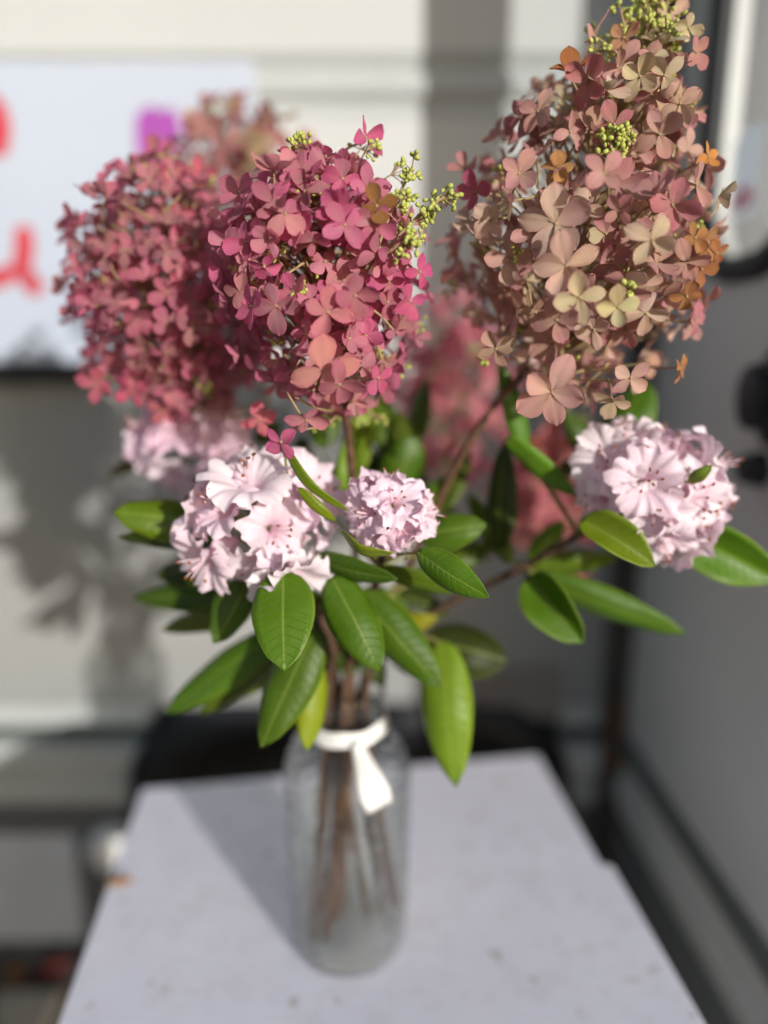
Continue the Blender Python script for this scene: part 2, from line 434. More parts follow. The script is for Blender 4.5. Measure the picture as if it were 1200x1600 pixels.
for (x, z) in o_: vs.append((x, YW+.02, z))
for (x, z) in i_: vs.append((x, YW+.054, z))
fs = []
for i in range(n-1):
    fs += [(i, i+1, n+i+1, n+i), (2*n+i, 2*n+i+1, i+1, i), (n+i, n+i+1, 3*n+i+1, 3*n+i)]
put('wheel_arch_trim', mesh('wheel_arch_trim', vs, fs, None, True), M['arch'], trailer)
wc = Vector((-.05, YW+.03, Z(-.93)))
wheel = put('wheel', mesh('wheel_hub', [wc + Vector((.03*math.cos(a), -.03, .03*math.sin(a))) for a in [k*math.pi/6 for k in range(12)]], [tuple(range(12))], None, False), M['black'], trailer)
m = MB(); R0, r0 = .215, .075
vs, fs = [], []
for i in range(48):
    A = 2*math.pi*i/48; tr = .004 if i % 2 else 0
    for k in range(12):
        b = 2*math.pi*k/12; rr = r0*(1.0 if abs(math.sin(b)) < .9 else .95)
        q = R0 + rr*math.cos(b) + (tr if math.cos(b) > .5 else 0)
        vs.append(wc + Vector((q*math.cos(A), .06 + .8*rr*math.sin(b), q*math.sin(A))))
for i in range(48):
    for k in range(12): fs.append((i*12+k, i*12+(k+1) % 12, ((i+1) % 48)*12+(k+1) % 12, ((i+1) % 48)*12+k))
put('tyre', mesh('tyre', vs, fs), M['tyre'], wheel)
m = MB(); m.tube([wc+Vector((0, .02, 0)), wc+Vector((0, .10, 0))], [.142, .15], 32)
put('rim', m.mesh('rim', False), M['rim'], wheel)
# louvre vent
va, vb = on_y(745, 1044, YW), on_y(866, 1118, YW)
m = MB(); fr = .008
m.box((va.x, YW-.012, va.z-fr), (vb.x, YW-.001, va.z)); m.box((va.x, YW-.012, vb.z), (vb.x, YW-.001, vb.z+fr))
m.box((va.x, YW-.0118, vb.z+fr), (va.x+fr, YW-.001, va.z-fr)); m.box((vb.x-fr, YW-.0118, vb.z+fr), (vb.x, YW-.001, va.z-fr))
vent = put('vent', m.mesh('vent_frame', False), M['vent'], trailer)
for k in range(6):
    z = vb.z + fr + (k + .5) * (va.z - vb.z - 2*fr) / 6
    m = MB(); m.add([(va.x+fr, YW-.010, z-.004), (vb.x-fr, YW-.010, z-.004), (vb.x-fr, YW-.002, z+.004), (va.x+fr, YW-.002, z+.004),
                     (va.x+fr, YW-.010, z-.0055), (vb.x-fr, YW-.010, z-.0055), (vb.x-fr, YW-.002, z+.0025), (va.x+fr, YW-.002, z+.0025)],
                    [(0,1,2,3), (7,6,5,4), (0,4,5,1), (2,6,7,3)])
    put('slat', m.mesh('slat', False), M['vent'], vent)
# hinge strip in the corner
m = MB(); m.box((HX-.030, YW-.026, Z(-1.0)), (HX+.013, YW-.0006, Z(1.3)))
strip = put('hinge_strip', bevelled(m.mesh('hinge_strip', False), .004), M['strip'], trailer)
for z in (-.64, .62):
    m = MB(); m.box((HX-.024, YW-.034, Z(z-.065)), (HX+.008, YW-.0265, Z(z+.065)))
    m.tube([Vector((HX-.012, YW-.036, Z(z-.065))), Vector((HX-.012, YW-.036, Z(z+.065)))], .006, 10)
    put('hinge', m.mesh('hinge', False), M['hinge'], strip)
# skirt filler cap
cpos = on_y(176, 1322, YW)
m = MB(); prof = [(.0, -.030), (.022, -.030), (.034, -.026), (.040, -.018), (.041, -.004), (.041, .0)]
vs, fs = [], []
for (r, y) in prof:
    for k in range(24):
        a = 2*math.pi*k/24; vs.append((cpos.x + r*math.cos(a), YW + .004 + y, cpos.z + r*1.05*math.sin(a)))
for i in range(len(prof)-1):
    for k in range(24): fs.append((i*24+k, i*24+(k+1) % 24, (i+1)*24+(k+1) % 24, (i+1)*24+k))
put('filler_cap', mesh('filler_cap', vs, fs), M['capw'], trailer)

# door, swung open towards the camera; local x runs from the hinge along the door, z up
DL = .485
ddir = Vector((.030, -1, 0)).normalized(); dnor = Vector((-ddir.y, ddir.x, 0)) * -1   # facing the bouquet side
def D(a, z, off=0.0): p = Vector((HX+.004, YW-.036, 0)) + ddir*a + dnor*off; return Vector((p.x, p.y, Z(z)))
def rrect(a0, a1, z0, z1, r, seg=8):
    out = []
    for (ca, cz, s) in ((a1-r, z0+r, -90), (a1-r, z1-r, 0), (a0+r, z1-r, 90), (a0+r, z0+r, 180)):
        for k in range(seg+1):
            w = math.radians(s + 90*k/seg); out.append((ca + r*math.cos(w), cz + r*math.sin(w)))
    return out
WA0, WA1, WZ0, WZ1 = .130, .345, .088, .78
hole = rrect(WA0, WA1, WZ0, WZ1, .085)
bm = bmesh.new()
outer = [bm.verts.new(D(a, z)) for a, z in ((0, -1.0), (DL, -1.0), (DL, 1.2), (0, 1.2))]
inner = [bm.verts.new(D(a, z)) for a, z in hole]
ed = [bm.edges.new((L[i], L[(i+1) % len(L)])) for L in (outer, inner) for i in range(len(L))]
bmesh.ops.triangle_fill(bm, use_beauty=True, edges=ed)
ret = bmesh.ops.extrude_face_region(bm, geom=bm.faces[:])
bmesh.ops.translate(bm, vec=-dnor*.028, verts=[x for x in ret['geom'] if isinstance(x, bmesh.types.BMVert)])
bmesh.ops.recalc_face_normals(bm, faces=bm.faces[:])
me = bpy.data.meshes.new('door'); bm.to_mesh(me); bm.free()
door = put('door', me, M['wall'], trailer)
m = MB(); lp = [D(a, z, .004) for a, z in rrect(WA0-.006, WA1+.006, WZ0-.006, WZ1+.006, .09)]
m.tube(lp + [lp[0], lp[1]], .0155, 8, False)
put('window_seal', m.mesh('window_seal'), M['black'], door)
gl = [D(a, z, -.012) for a, z in hole]; gl2 = [D(a, z, -.0155) for a, z in hole]; n = len(gl)
put('window_pane', mesh('window_pane', gl+gl2, [tuple(range(n)), tuple(range(2*n-1, n-1, -1))], None, False), M['pane'], door)
for (z, h, off) in ((-.655, .020, .013), (-.735, .028, .016), (-.80, .016, .010)):
    m = MB(); pr = [(0, -h), (off*.7, -h*.7), (off, 0), (off*.7, h*.7), (0, h)]
    vs = [D(.004, z+b, a+.0005) for a, b in pr] + [D(DL-.004, z+b, a+.0005) for a, b in pr]
    put('rib', mesh('rib', vs, [(i, i+1, 6+i, 5+i) for i in range(4)], None, True), M['trimd'] if z in (-.655, -.80) else M['trimg'], door)
m = MB(); m.box((0, 0, 0), (1, 1, 1))
m.v = [D(.004 + (DL-.008)*v.x, -.985 + .155*v.z, .0004 + .003*v.y) for v in m.v]
put('kick_panel', m.mesh('kick_panel', False), M['skirt'], door)
# round lock escutcheon and knob
def on_door(u, v):
    o = Vector((0, 0, CAMZ)); d = ray(u, v); p0 = D(0, 0); t = (p0 - o).dot(dnor) / d.dot(dnor); p = o + d*t
    return (p - D(0, 0)).dot(ddir), p.z - CAMZ
def door_disc(name, a, z, prof, mat, parent, sz=1.0):
    vs, fs = [], []
    for r, h in prof:
        for k in range(24):
            w = 2*math.pi*k/24; vs.append(D(a + r*math.cos(w), z + r*sz*math.sin(w), h))
    for i in range(len(prof)-1):
        for k in range(24): fs.append((i*24+k, i*24+(k+1) % 24, (i+1)*24+(k+1) % 24, (i+1)*24+k))
    fs.append(tuple((len(prof)-1)*24+k for k in range(24)))
    return put(name, mesh(name, vs, fs), mat, parent)
a, z = on_door(1228, 620)
hd = door_disc('door_handle', a, z, [(.036, .0006), (.036, .012), (.031, .018), (.018, .020), (.018, .030), (.023, .034), (.021, .042), (.008, .045)], M['black'], door, 1.5)
a2, z2 = on_door(1190, 733)
door_disc('lock_knob', a2, z2, [(.020, .0006), (.020, .006), (.016, .010), (.017, .020), (.013, .024), (.004, .025)], M['black'], door)
a3, z3 = on_door(1150, 270)
m = MB(); q = rrect(a3-.034, a3+.034, z3-.050, z3+.050, .02); vs = [D(x, y, -.0112) for x, y in q]
st = put('pane_patch', mesh('pane_patch', vs, [tuple(range(len(vs)))], None, False), M['pane_patch'], door)  # pale blue translucent patch on the pane, with a pink band
q = rrect(a3-.026, a3+.026, z3-.040, z3-.016, .011); vs = [D(x, y, -.0106) for x, y in q]
put('patch_band', mesh('patch_band', vs, [tuple(range(len(vs)))], None, False), M['pane_patch_p'], st)

# ------------------------------------------------------------------ painted board on the wall
b0, b1 = on_y(-330, 98, YW-.02), on_y(413, 566, YW-.02)
sign = empty('sign_board', (0, YW-.02, b1.z), 'white board with red lettering and a purple flower, hung on the trailer wall', 'sign')
YB = YW - .028
m = MB(); m.box((b0.x, YB, b1.z), (b1.x, YB+.013, b0.z))
put('board', bevelled(m.mesh('board', False), .0015), M['board'], sign)
m = MB(); m.box((b0.x-.01, YB-.008, b1.z-.030), (b1.x-.12, YW-.0145, b1.z-.001))  # dark bar along the lower edge of the board
put('dark_bar', bevelled(m.mesh('dark_bar', False), .002), M['arch'], sign)
def stroke(pts, w, mat, name):
    P = spline([on_y(u, v, YB) for u, v in pts], 14); m = MB(); vs = []
    for i, p in enumerate(P):
        d = (P[min(i+1, 14)] - P[max(i-1, 0)]).normalized(); s = Vector((-d.z, 0, d.x)); k = 1 - .55*abs(i/14*2-1)**6
        off = -.0012 - .0002 * (i % 2)
        vs += [p + s*(w/2*k) + Vector((0, off, 0)), p - s*(w/2*k) + Vector((0, off, 0))]
    put(name, mesh(name, vs, [(2*i, 2*i+1, 2*i+3, 2*i+2) for i in range(14)], None, False), mat, sign)
WU = .028
stroke([(-22, 150), (-4, 175), (2, 205), (-4, 232)], WU, M['red'], 'letter_stroke')
stroke([(-60, 236), (-20, 232), (14, 232)], WU*.75, M['red'], 'letter_stroke')
stroke([(38, 352), (38, 395), (30, 432)], WU, M['red'], 'letter_stroke')
stroke([(-60, 440), (-10, 436), (24, 424)], WU*.95, M['red'], 'letter_stroke')
stroke([(34, 424), (48, 440), (64, 458)], WU*.95, M['red'], 'letter_stroke')
def flat_shape(pts, mat, name, off=-.0014):
    P = [on_y(u, v, YB) + Vector((0, off, 0)) for u, v in pts]
    put(name, mesh(name, P + [p + Vector((0, -.001, 0)) for p in P], [tuple(range(len(P))), tuple(range(2*len(P)-1, len(P)-1, -1))], None, False), mat, sign)
flat_shape([(213, 185), (222, 172), (238, 165), (252, 174), (266, 168), (278, 178), (284, 205), (280, 235), (268, 262), (246, 275), (224, 262), (214, 232)], M['purple'], 'purple_flower')
flat_shape([(246, 284), (258, 282), (264, 294), (258, 306), (246, 304), (242, 294)], M['cyan'], 'turquoise_dot')

# ------------------------------------------------------------------ table
ZT = CAMZ - .531
bl, br = on_z(222, 1232, ZT), on_z(840, 1178, ZT)
n1, n2 = on_z(938, 1348, ZT), on_z(957, 1352, ZT)
fl_, fr_ = on_z(90, 1600, ZT), on_z(1103, 1600, ZT)
fl = bl + (fl_-bl)*1.55; frr = n2 + (fr_-n2)*1.9
tab = empty('table', ((fl.x+br.x)/2, (fl.y+br.y)/2, 0), 'weathered whitish painted table with stains under the glass bottle', 'table')
poly = [fl, frr, n2, n1, br, bl]
vs = [p for p in poly] + [p - Vector((0, 0, .022)) for p in poly]; n = 6
me = mesh('table_top', vs, [tuple(range(n)), tuple(range(2*n-1, n-1, -1))] + [(i, n+i, n+(i+1) % n, (i+1) % n) for i in range(n)], None, False)
put('table_top', bevelled(me, .0025, 3), M['table'], tab)
ctr = (fl + frr + br + bl) / 4
legs = [ctr + (p - ctr)*.86 for p in (fl, frr, br, bl)]
for p in legs:
    m = MB(); m.box((p.x-.018, p.y-.018, 0), (p.x+.018, p.y+.018, ZT-.0225))
    put('leg', bevelled(m.mesh('leg', False), .003), M['table'], tab)
for i in range(4):
    a, b = legs[i], legs[(i+1) % 4]; d = (b-a).normalized(); s = Vector((-d.y, d.x, 0))*.008
    a = a + d*.019; b = b - d*.019; vs = []
    for z in (ZT-.09, ZT-.0228): vs += [Vector((q.x, q.y, z)) + e for q, e in ((a, s), (b, s), (b, -s), (a, -s))]
    put('apron', mesh('apron', vs, [(3,2,1,0), (4,5,6,7)] + [(k, (k+1) % 4, 4+(k+1) % 4, 4+k) for k in range(4)], None, False), M['table'], tab)

# ------------------------------------------------------------------ bottle
VX, VY = -.032, .571
vase = empty('glass_bottle', (VX, VY, ZT), 'clear moulded glass bottle with water, holding the bouquet on the table', 'bottle')
VB = Vector((VX, VY, ZT))
prof = [(.036, .0), (.0455, .0015), (.0485, .006), (.0495, .014), (.0505, .05), (.0515, .10), (.0525, .15), (.0530, .178), (.0520, .190), (.0485, .203), (.0425, .215), (.0350, .224), (.0300, .231), (.0290, .238), (.0290, .250), (.0310, .254), (.0325, .259), (.0318, .264), (.0300, .2655)]
prof = [(r*1.04, h*.935) for r, h in prof]
def prof_at(pr, n):
    P = spline([Vector((r, 0, h)) for r, h in pr], n); return [(p.x, p.z) for p in P]
def lathe(pr, seg, bumpy=0.0, h0=.015, h1=.185):
    vs, fs = [], []
    for i, (r, h) in enumerate(pr):
        for k in range(seg):
            a = 2*math.pi*k/seg; rr = r
            if bumpy and h0 < h < h1:
                f = min(1, (h-h0)/.02, (h1-h)/.02)
                rr += bumpy*f*(math.sin(a*11 + (1 if int(h/.016) % 2 else 0)*math.pi)*math.sin(h/.016*math.pi) + .5*noise.noise(Vector((math.cos(a)*3, math.sin(a)*3, h*60))))
            vs.append(VB + Vector((rr*math.cos(a), rr*math.sin(a), h)))
    for i in range(len(pr)-1):
        for k in range(seg): fs.append((i*seg+k, i*seg+(k+1) % seg, (i+1)*seg+(k+1) % seg, (i+1)*seg+k))
    return vs, fs
outer = prof_at(prof, 110)
vs, fs = lathe(outer, 96, .0020)
inn = [(max(r-.0035, .02), h) for r, h in outer if h > .008][::-1]
vi, fi = lathe([(.0294, .248)] + inn + [(.02, .0075), (.0, .0072)], 96, 0)
fs += [tuple(x + len(vs) for x in f) for f in fi]; nb = len(outer)
fs += [((nb-1)*96+k, (nb-1)*96+(k+1) % 96, len(vs)+(k+1) % 96, len(vs)+k) for k in range(96)]
fs.append(tuple(range(95, -1, -1)))
gm = mesh('bottle_glass', vs + vi, fs); gm.materials.append(M['glass']); gm.materials.append(M['glassin'])
for p in gm.polygons:
    if all(i >= len(vs) for i in p.vertices): p.material_index = 1
put('bottle_glass', gm, M['glass'], vase)
WLV = .128
wp = [(.0, .0085), (.03, .0085), (.0440, .012), (.0462, .05), (.0472, .09), (.0480, WLV-.002), (.0484, WLV+.0005), (.0470, WLV-.0010), (.0, WLV-.0014)]
wp = [(r*1.035, h) for r, h in wp]
vs, fs = lathe(wp, 48)
put('water', mesh('water', vs, fs), M['water'], vase)

# white ribbon round the neck
rib = empty('ribbon', VB + Vector((0, 0, .218)), 'white satin ribbon tied round the bottle neck with one tail hanging', 'ribbon')
vs, fs = [], []; N = 48
for k in range(N):
    a = 2*math.pi*k/N; sag = -.004*max(0, -math.sin(a))
    for (dr, dh) in ((.0012, .010), (.0020, .004), (.0034, -.004), (.0022, .011)):
        vs.append(VB + Vector(((.0325+dr)*math.cos(a), (.0325+dr)*math.sin(a), .2185+dh*.9+sag + .0008*math.sin(a*7))))
for k in range(N):
    for j in range(2): fs.append((k*4+j, ((k+1) % N)*4+j, ((k+1) % N)*4+j+1, k*4+j+1))
put('band', mesh('band', vs, fs), M['ribbon'], rib)
def strip(name, pts, widths, mat, parent, nrm, wave=.0015):
    P = spline(pts, 18); vs, fs, uv = [], [], []
    for i, p in enumerate(P):
        d = (P[min(i+1, 18)] - P[max(i-1, 0)]).normalized(); s = d.cross(nrm).normalized(); f = i/18*(len(widths)-1); k = min(int(f), len(widths)-2)
        w = widths[k] + (widths[k+1]-widths[k])*(f-k)
        for j in range(5):
            x = j/4*2-1; vs.append(p + s*(x*w/2) + nrm*(wave*math.sin(x*2.6 + i*.35)))
    for i in range(18):
        for j in range(4): fs.append((i*5+j, i*5+j+1, i*5+j+6, i*5+j+5))
    me = mesh(name, vs, fs); o = put(name, me, mat, parent)
    md = o.modifiers.new('thickness', 'SOLIDIFY'); md.thickness = .0005
    return o
front = Vector((.25, -1, .1)).normalized()
def VP(a_deg, r, h): a = math.radians(a_deg); return VB + Vector((r*math.cos(a), r*math.sin(a), h))
strip('tail', [VP(-74, .0375, .216), VP(-72, .045, .208), VP(-69, .0560, .196), VP(-66, .0605, .184), VP(-62, .0605, .170)], [.010, .014, .020, .024, .022], M['ribbon'], rib, front)
m = MB(); m.blob(VP(-74, .0372, .2145), .0055, None, .8, 10, 6); put('knot', m.mesh('knot'), M['ribbon'], rib)

# ------------------------------------------------------------------ hydrangea pieces
CAMP = Vector((0, 0, CAMZ))
def petal_mesh(k, rr):
    """one sepal, 1 unit long, growing along +y from the origin"""
    prof = [(0, .10), (.08, .24), (.22, .56), (.42, .86), (.62, 1.0), (.80, .86), (.92, .54), (.985, .22), (1.0, .04)]
    hw = rr.uniform(.29, .40); cup = rr.uniform(-.35, .65); arch = rr.uniform(-.42, .42); tw = rr.uniform(-.45, .45); sk = rr.uniform(-.08, .08)
    vs, fs, uv = [], [], []; NX = 6
    for (s, w) in prof:
        for j in range(NX+1):
            x = j/NX*2-1; xx = x*w*hw
            z = cup*(x*w)**2*.5 + arch*s*s + tw*xx*s + .022*math.sin(x*7+k)*s + .045*noise.noise(Vector((x*2, s*2.5, k*3.1)))
            z -= .035*math.exp(-(x*6)**2)*(1-s)
            vs.append((xx + sk*s*s, s - .05*abs(x)*s, z)); uv.append((x, s))
    for i in range(len(prof)-1):
        for j in range(NX): a = i*(NX+1)+j; fs.append((a, a+1, a+NX+2, a+NX+1))
    return mesh('petal', vs, fs, uv), vs, fs, uv
PET = {}
for key in ('pink', 'cream', 'dry'):
    L = []
    for k in range(10):
        r_ = random.Random(k*7 + 3 + (100 if key == 'dry' else 0)); me, a, b, c = petal_mesh(k, r_); me.materials.append(M[key]); L.append((me, a, b, c))
    PET[key] = L
WHOLE = {}
for key in ('pink', 'cream', 'dry'):
    WHOLE[key] = []
    for k in range(16):
        r_ = random.Random(k*13+5); m = MB(); tilt = r_.uniform(-.25, .65)
        for i in range(4):
            _, vs, fs, uv = r_.choice(PET[key]); sc = r_.uniform(.85, 1.1)
            q = Quaternion((0, 0, 1), math.pi/2*i + r_.uniform(-.16, .16)) @ Quaternion((1, 0, 0), tilt + r_.uniform(-.2, .2)) @ Quaternion((0, 1, 0), r_.uniform(-.3, .3))
            m.add([q @ (Vector(v)*sc) + Vector((0, 0, .02*(i % 2))) for v in vs], fs, uv)
        me = m.mesh('whole_floret'); me.materials.append(M[key]); WHOLE[key].append(me)
fl_m = []
for k in range(4):
    m = MB(); m.blob(Vector((0, 0, .0006)), .0012, None, 1.0, 7, 5)
    b = Vector((rnd.uniform(-.006, .006), rnd.uniform(-.006, .006), -.011)); e = Vector((b.x*1.4, b.y*1.4, -.022))
    m.tube(spline([Vector((0, 0, 0)), b*.5 + Vector((.001, 0, 0)), b, e], 6), [.0007, .00075, .0008, .0008, .0008, .0009, .001], 5)
    me = m.mesh('floret_centre'); me.materials.append(M['twig']); fl_m.append(me)

def frame(nrm, spin, rr=rnd):
    q = Vector((0, 0, 1)).rotation_difference(nrm)
    return q @ Quaternion((0, 0, 1), spin)
def add_floret(parent, pos, nrm, size, pal, key, rr, npet=4, droop=None):
    q = frame(nrm, rr.uniform(0, 6.28))
    fo = put('floret', rr.choice(fl_m), None, parent, pos - Vector(parent.location)); fo.rotation_mode = 'QUATERNION'; fo.rotation_quaternion = q
    base = rr.choice(pal); tilt = rr.uniform(-.25, .62) if droop is None else droop
    for i in range(npet):
        a = 2*math.pi*i/npet + rr.uniform(-.14, .14)
        me = rr.choice(PET[key])[0]
        p = put('petal', me, None, fo, Vector((0, 0, .0006 + (.0005 if i % 2 else 0))), jit(base, .14, rr))
        if rr.random() < .14: p.color = jit(rr.choice(pal), .1, rr)
        el = tilt + rr.uniform(-.14, .16)
        p.rotation_mode = 'QUATERNION'
        p.rotation_quaternion = Quaternion((0, 0, 1), a) @ Quaternion((1, 0, 0), el) @ Quaternion((0, 1, 0), rr.uniform(-.22, .22))
        s = size*rr.uniform(.86, 1.1); p.scale = (s*rr.uniform(.9, 1.12), s, s)
    return fo
def small_florets(parent, items, key, pal, rr):
    """florets that show little: four sepals in one shared mesh"""
    for pos, nrm, size in items:
        fo = put('floret', rr.choice(WHOLE[key]), None, parent, pos - Vector(parent.location), jit(rr.choice(pal), .16, rr))
        fo.rotation_mode = 'QUATERNION'; fo.rotation_quaternion = frame(nrm, rr.uniform(0, 6.28)); fo.scale = (size, size, size)

def stem_mesh(pts, r0, r1, seg=26):
    P = spline(pts, seg); m = MB()
    m.tube(P, [r0 + (r1-r0)*i/seg + .0004*math.sin(i*2.1) for i in range(seg+1)], 10)
    return m.mesh('stem'), P
def neck(dx, dy): return VB + Vector((dx, dy, .245))
def foot(dx, dy, h=.012): return VB + Vector((dx, dy, h))

def panicle(label, ft, nk, mids, axis, n_max, n_obj, size, dmin, pal, key, seed, buds=0, hero=(), tipbuds=0, stem_r=.0032, keep=None, dry_pal=None, shell=.58):
    """axis: (u, v, depth, radius) up the flower head"""
    rr = random.Random(seed)
    A = [W(u, v, t) for u, v, t, r in axis]; R = [r for *_, r in axis]
    th = empty('hydrangea', ft, label, 'flower', 'cut hydrangeas in the bouquet')
    me, P = stem_mesh([ft, nk] + mids + [A[0], A[0].lerp(A[1], .6)], stem_r*1.15, stem_r*.8)
    put('stem', me, M['stem'], th)
    AX = spline(A, 40)
    RX = []
    for i in range(41):
        x = i/40*(len(R)-1); k = min(int(x), len(R)-2); RX.append(R[k] + (R[k+1]-R[k])*(x-k))
    pts = []; tries = 0
    hp = [W(u, v, t) for (u, v, t, *_r) in hero]
    while len(pts) < n_max and tries < 15000:
        tries += 1
        i = rr.choices(range(41), [r + .012 for r in RX])[0]
        d = (AX[min(i+1, 40)] - AX[max(i-1, 0)]).normalized()
        rad = Vector((rr.gauss(0, 1), rr.gauss(0, 1), rr.gauss(0, 1))); rad -= d*rad.dot(d)
        if rad.length < .1: continue
        rad.normalize(); slope = (RX[max(i-2, 0)] - RX[min(i+2, 40)]) / ((AX[min(i+2, 40)] - AX[max(i-2, 0)]).length + 1e-6)
        nrm = (rad + d*max(-1.0, min(1.4, slope))).normalized()
        if key == 'cream' and i > 29 and rr.random() < .9: continue
        pos = AX[i] + rad*(RX[i]*rr.uniform(shell, 1.06) + (rr.uniform(.004, .013) if rr.random() < .13 else 0))
        if keep and not keep(pos): continue
        tocam = (CAMP - pos).normalized()
        if any((pos - q[0]).length < dmin*(1.0 if q[3] > .05 else .9) for q in pts): continue
        if any((pos - h).length < dmin*.9 for h in hp): continue
        nrm = (nrm + Vector((rr.uniform(-1, 1), rr.uniform(-1, 1), rr.uniform(-.8, 1.0)))*.72 + tocam*.10).normalized()
        pts.append((pos, nrm, i, nrm.dot(tocam)))
    pts.sort(key=lambda q: -((q[0]-AX[q[2]]).normalized().dot((CAMP-q[0]).normalized())))
    br = MB(); bud = MB()
    def branch(pos, nrm, i):
        j = max(0, i - 5); a = AX[j]; e = pos - nrm*.020*1.0
        br.tube(spline([a, a.lerp(e, .5) + Vector((0, 0, -.004)), e], 5), [.0011, .0010, .0009, .0008, .0008, .0008], 5, False)
    for q in pts: branch(q[0], q[1], q[2])
    for (pos, nrm, i, f) in pts[:n_obj]:
        dry = dry_pal and rr.random() < .02
        add_floret(th, pos, nrm, size*rr.uniform(.74, 1.10), dry_pal if dry else pal, 'dry' if dry else key, rr, 5 if rr.random() < .08 else 4)
    small_florets(th, [(p, nn, size*rr.uniform(.75, 1.0)) for p, nn, i, f in pts[n_obj:]], key, pal, rr)
    for h in hero:
        u, v, t, sz, tx, ty, col, npet, kk = h
        pos = W(u, v, t); nrm = ((CAMP-pos).normalized() + Vector((tx, 0, ty))).normalized()
        add_floret(th, pos, nrm, sz*.96 if sz > .022 else sz*.80, [col], kk, rr, npet, .12)
        i = min(range(41), key=lambda k: (AX[k]-pos).length); branch(pos, nrm, i)
    # greenish fertile buds on fine stalks inside the head
    for k in range(buds):
        i = rr.randrange(3, 39); d = Vector((rr.gauss(0, 1), rr.gauss(0, 1), rr.gauss(0, 1))).normalized()
        c = AX[i] + d*RX[i]*rr.uniform(.55, 1.0); br.tube([AX[max(0, i-3)], c], [.0010, .0006], 4, False)
        for _ in range(7):
            e = c + (d + Vector((rr.gauss(0, 1), rr.gauss(0, 1), rr.gauss(0, 1)))*.7).normalized()*rr.uniform(.004, .011)
            br.tube([c, e], [.0004, .0003], 4, False); bud.blob(e, rr.uniform(.0011, .0017), e-c, 1.35, 6, 4)
    def sprig(a, b, n, spread):
        d = (b-a); br.tube(spline([a, a.lerp(b, .5)+Vector((0, 0, .003)), b], 6), [.0013, .0012, .0011, .001, .0009, .0007, .0005], 6)
        for k in range(n):
            f = rr.uniform(.25, 1.0); p = a + d*f; o = Vector((rr.gauss(0, 1), rr.gauss(0, 1), rr.gauss(0, 1))).normalized()
            e = p + (o + d.normalized()*.5).normalized()*spread*rr.uniform(.5, 1.0)*(1.15-.5*f); br.tube([p, e], [.0005, .0004], 4, False)
            for _ in range(rr.randrange(3, 6)):
                e2 = e + Vector((rr.gauss(0, 1), rr.gauss(0, 1), rr.gauss(0, 1))).normalized()*rr.uniform(.001, .0045)
                br.tube([e, e2], [.0004, .0003], 4, False); bud.blob(e2, rr.uniform(.0012, .0019), e2-e, 1.3, 6, 4)
    th['_n'] = len(pts); del th['_n']
    return th, br, bud, sprig, AX, RX, rr
def finish(th, br, bud):
    if br.v: put('branchlets', br.mesh('branchlets'), M['twig'], th, None, None, 'stuff')
    if bud.v: put('flower_buds', bud.mesh('flower_buds'), M['bud'], th, None, None, 'stuff')

PF = [rgb(226,134,164), rgb(212,124,148), rgb(196,116,134), rgb(232,150,168), rgb(228,104,156), rgb(184,122,128), rgb(228,160,164), rgb(206,110,144), rgb(214,142,156), rgb(222,126,152)]
PL = [rgb(200,112,136), rgb(180,112,124), rgb(216,118,146), rgb(168,118,118), rgb(202,130,140), rgb(226,130,152)]
PR = [rgb(224,190,172), rgb(218,164,156), rgb(204,142,144), rgb(206,194,154), rgb(196,138,134), rgb(180,112,122), rgb(230,198,184), rgb(202,170,140), rgb(192,146,130), rgb(216,180,160), rgb(172,106,116), rgb(212,152,150)]
PT = [rgb(186,148,124), rgb(188,128,124), rgb(166,158,110), rgb(194,146,132), rgb(172,122,110)]
PB = [rgb(206,108,130), rgb(216,124,142), rgb(194,108,122), rgb(222,146,154)]
PD = [rgb(206,138,70), rgb(188,116,54), rgb(170,100,48), rgb(214,154,90)]

# front pink head
F = panicle('dusty pink rounded hydrangea head with a side sprig of green buds', foot(-.020, -.014), neck(.004, -.006),
    [W(556, 900, .60), W(548, 720, .54)],
    [(540, 640, .515, .018), (525, 560, .505, .052), (508, 450, .495, .066), (500, 360, .488, .062), (505, 300, .482, .047), (512, 250, .478, .016)],
    295, 76, .0142, .0106, PF, 'pink', 11, 60,
    hero=[(538, 352, .430, .0195, .25, .2, rgb(229,129,165), 4, 'pink'), (470, 268, .445, .0185, -.1, .5, rgb(200,127,148), 5, 'pink'),
          (588, 322, .432, .0165, .1, .1, rgb(150,96,40), 4, 'dry'), (512, 488, .428, .0205, .0, .1, rgb(225,136,144), 4, 'pink'),
          (505, 578, .432, .0225, .0, -.1, rgb(234,162,148), 4, 'pink'), (432, 478, .436, .0200, -.3, .0, rgb(184,120,134), 4, 'pink'),
          (555, 462, .428, .0185, .2, .0, rgb(195,112,130), 4, 'pink'), (612, 400, .446, .0170, .5, .0, rgb(212,116,151), 4, 'pink'),
          (388, 378, .446, .0175, -.8, .1, rgb(232,116,163), 4, 'pink'), (395, 478, .440, .0180, -1.2, .0, rgb(237,110,163), 4, 'pink'),
          (570, 215, .470, .0175, 1.4, .8, rgb(221,92,144), 4, 'pink'), (440, 690, .440, .0150, -.6, -.4, rgb(234,110,163), 4, 'pink'),
          (478, 655, .436, .0160, .4, -.9, rgb(216,138,148), 4, 'pink'), (530, 600, .427, .0190, .2, -.5, rgb(189,116,130), 4, 'pink'),
          (655, 425, .452, .0150, .9, .0, rgb(227,85,151), 4, 'pink'), (640, 470, .456, .0150, .8, -.3, rgb(225,97,151), 4, 'pink'),
          (590, 590, .445, .0150, .6, -.4, rgb(225,99,146), 4, 'pink'), (375, 300, .462, .018, -.5, .3, rgb(200,116,139), 4, 'pink')])
th, br, bud, sprig, *_ = F
sprig(W(585, 400, .455), W(644, 262, .440), 15, .012)
sprig(W(600, 395, .450), W(704, 300, .440), 18, .012)
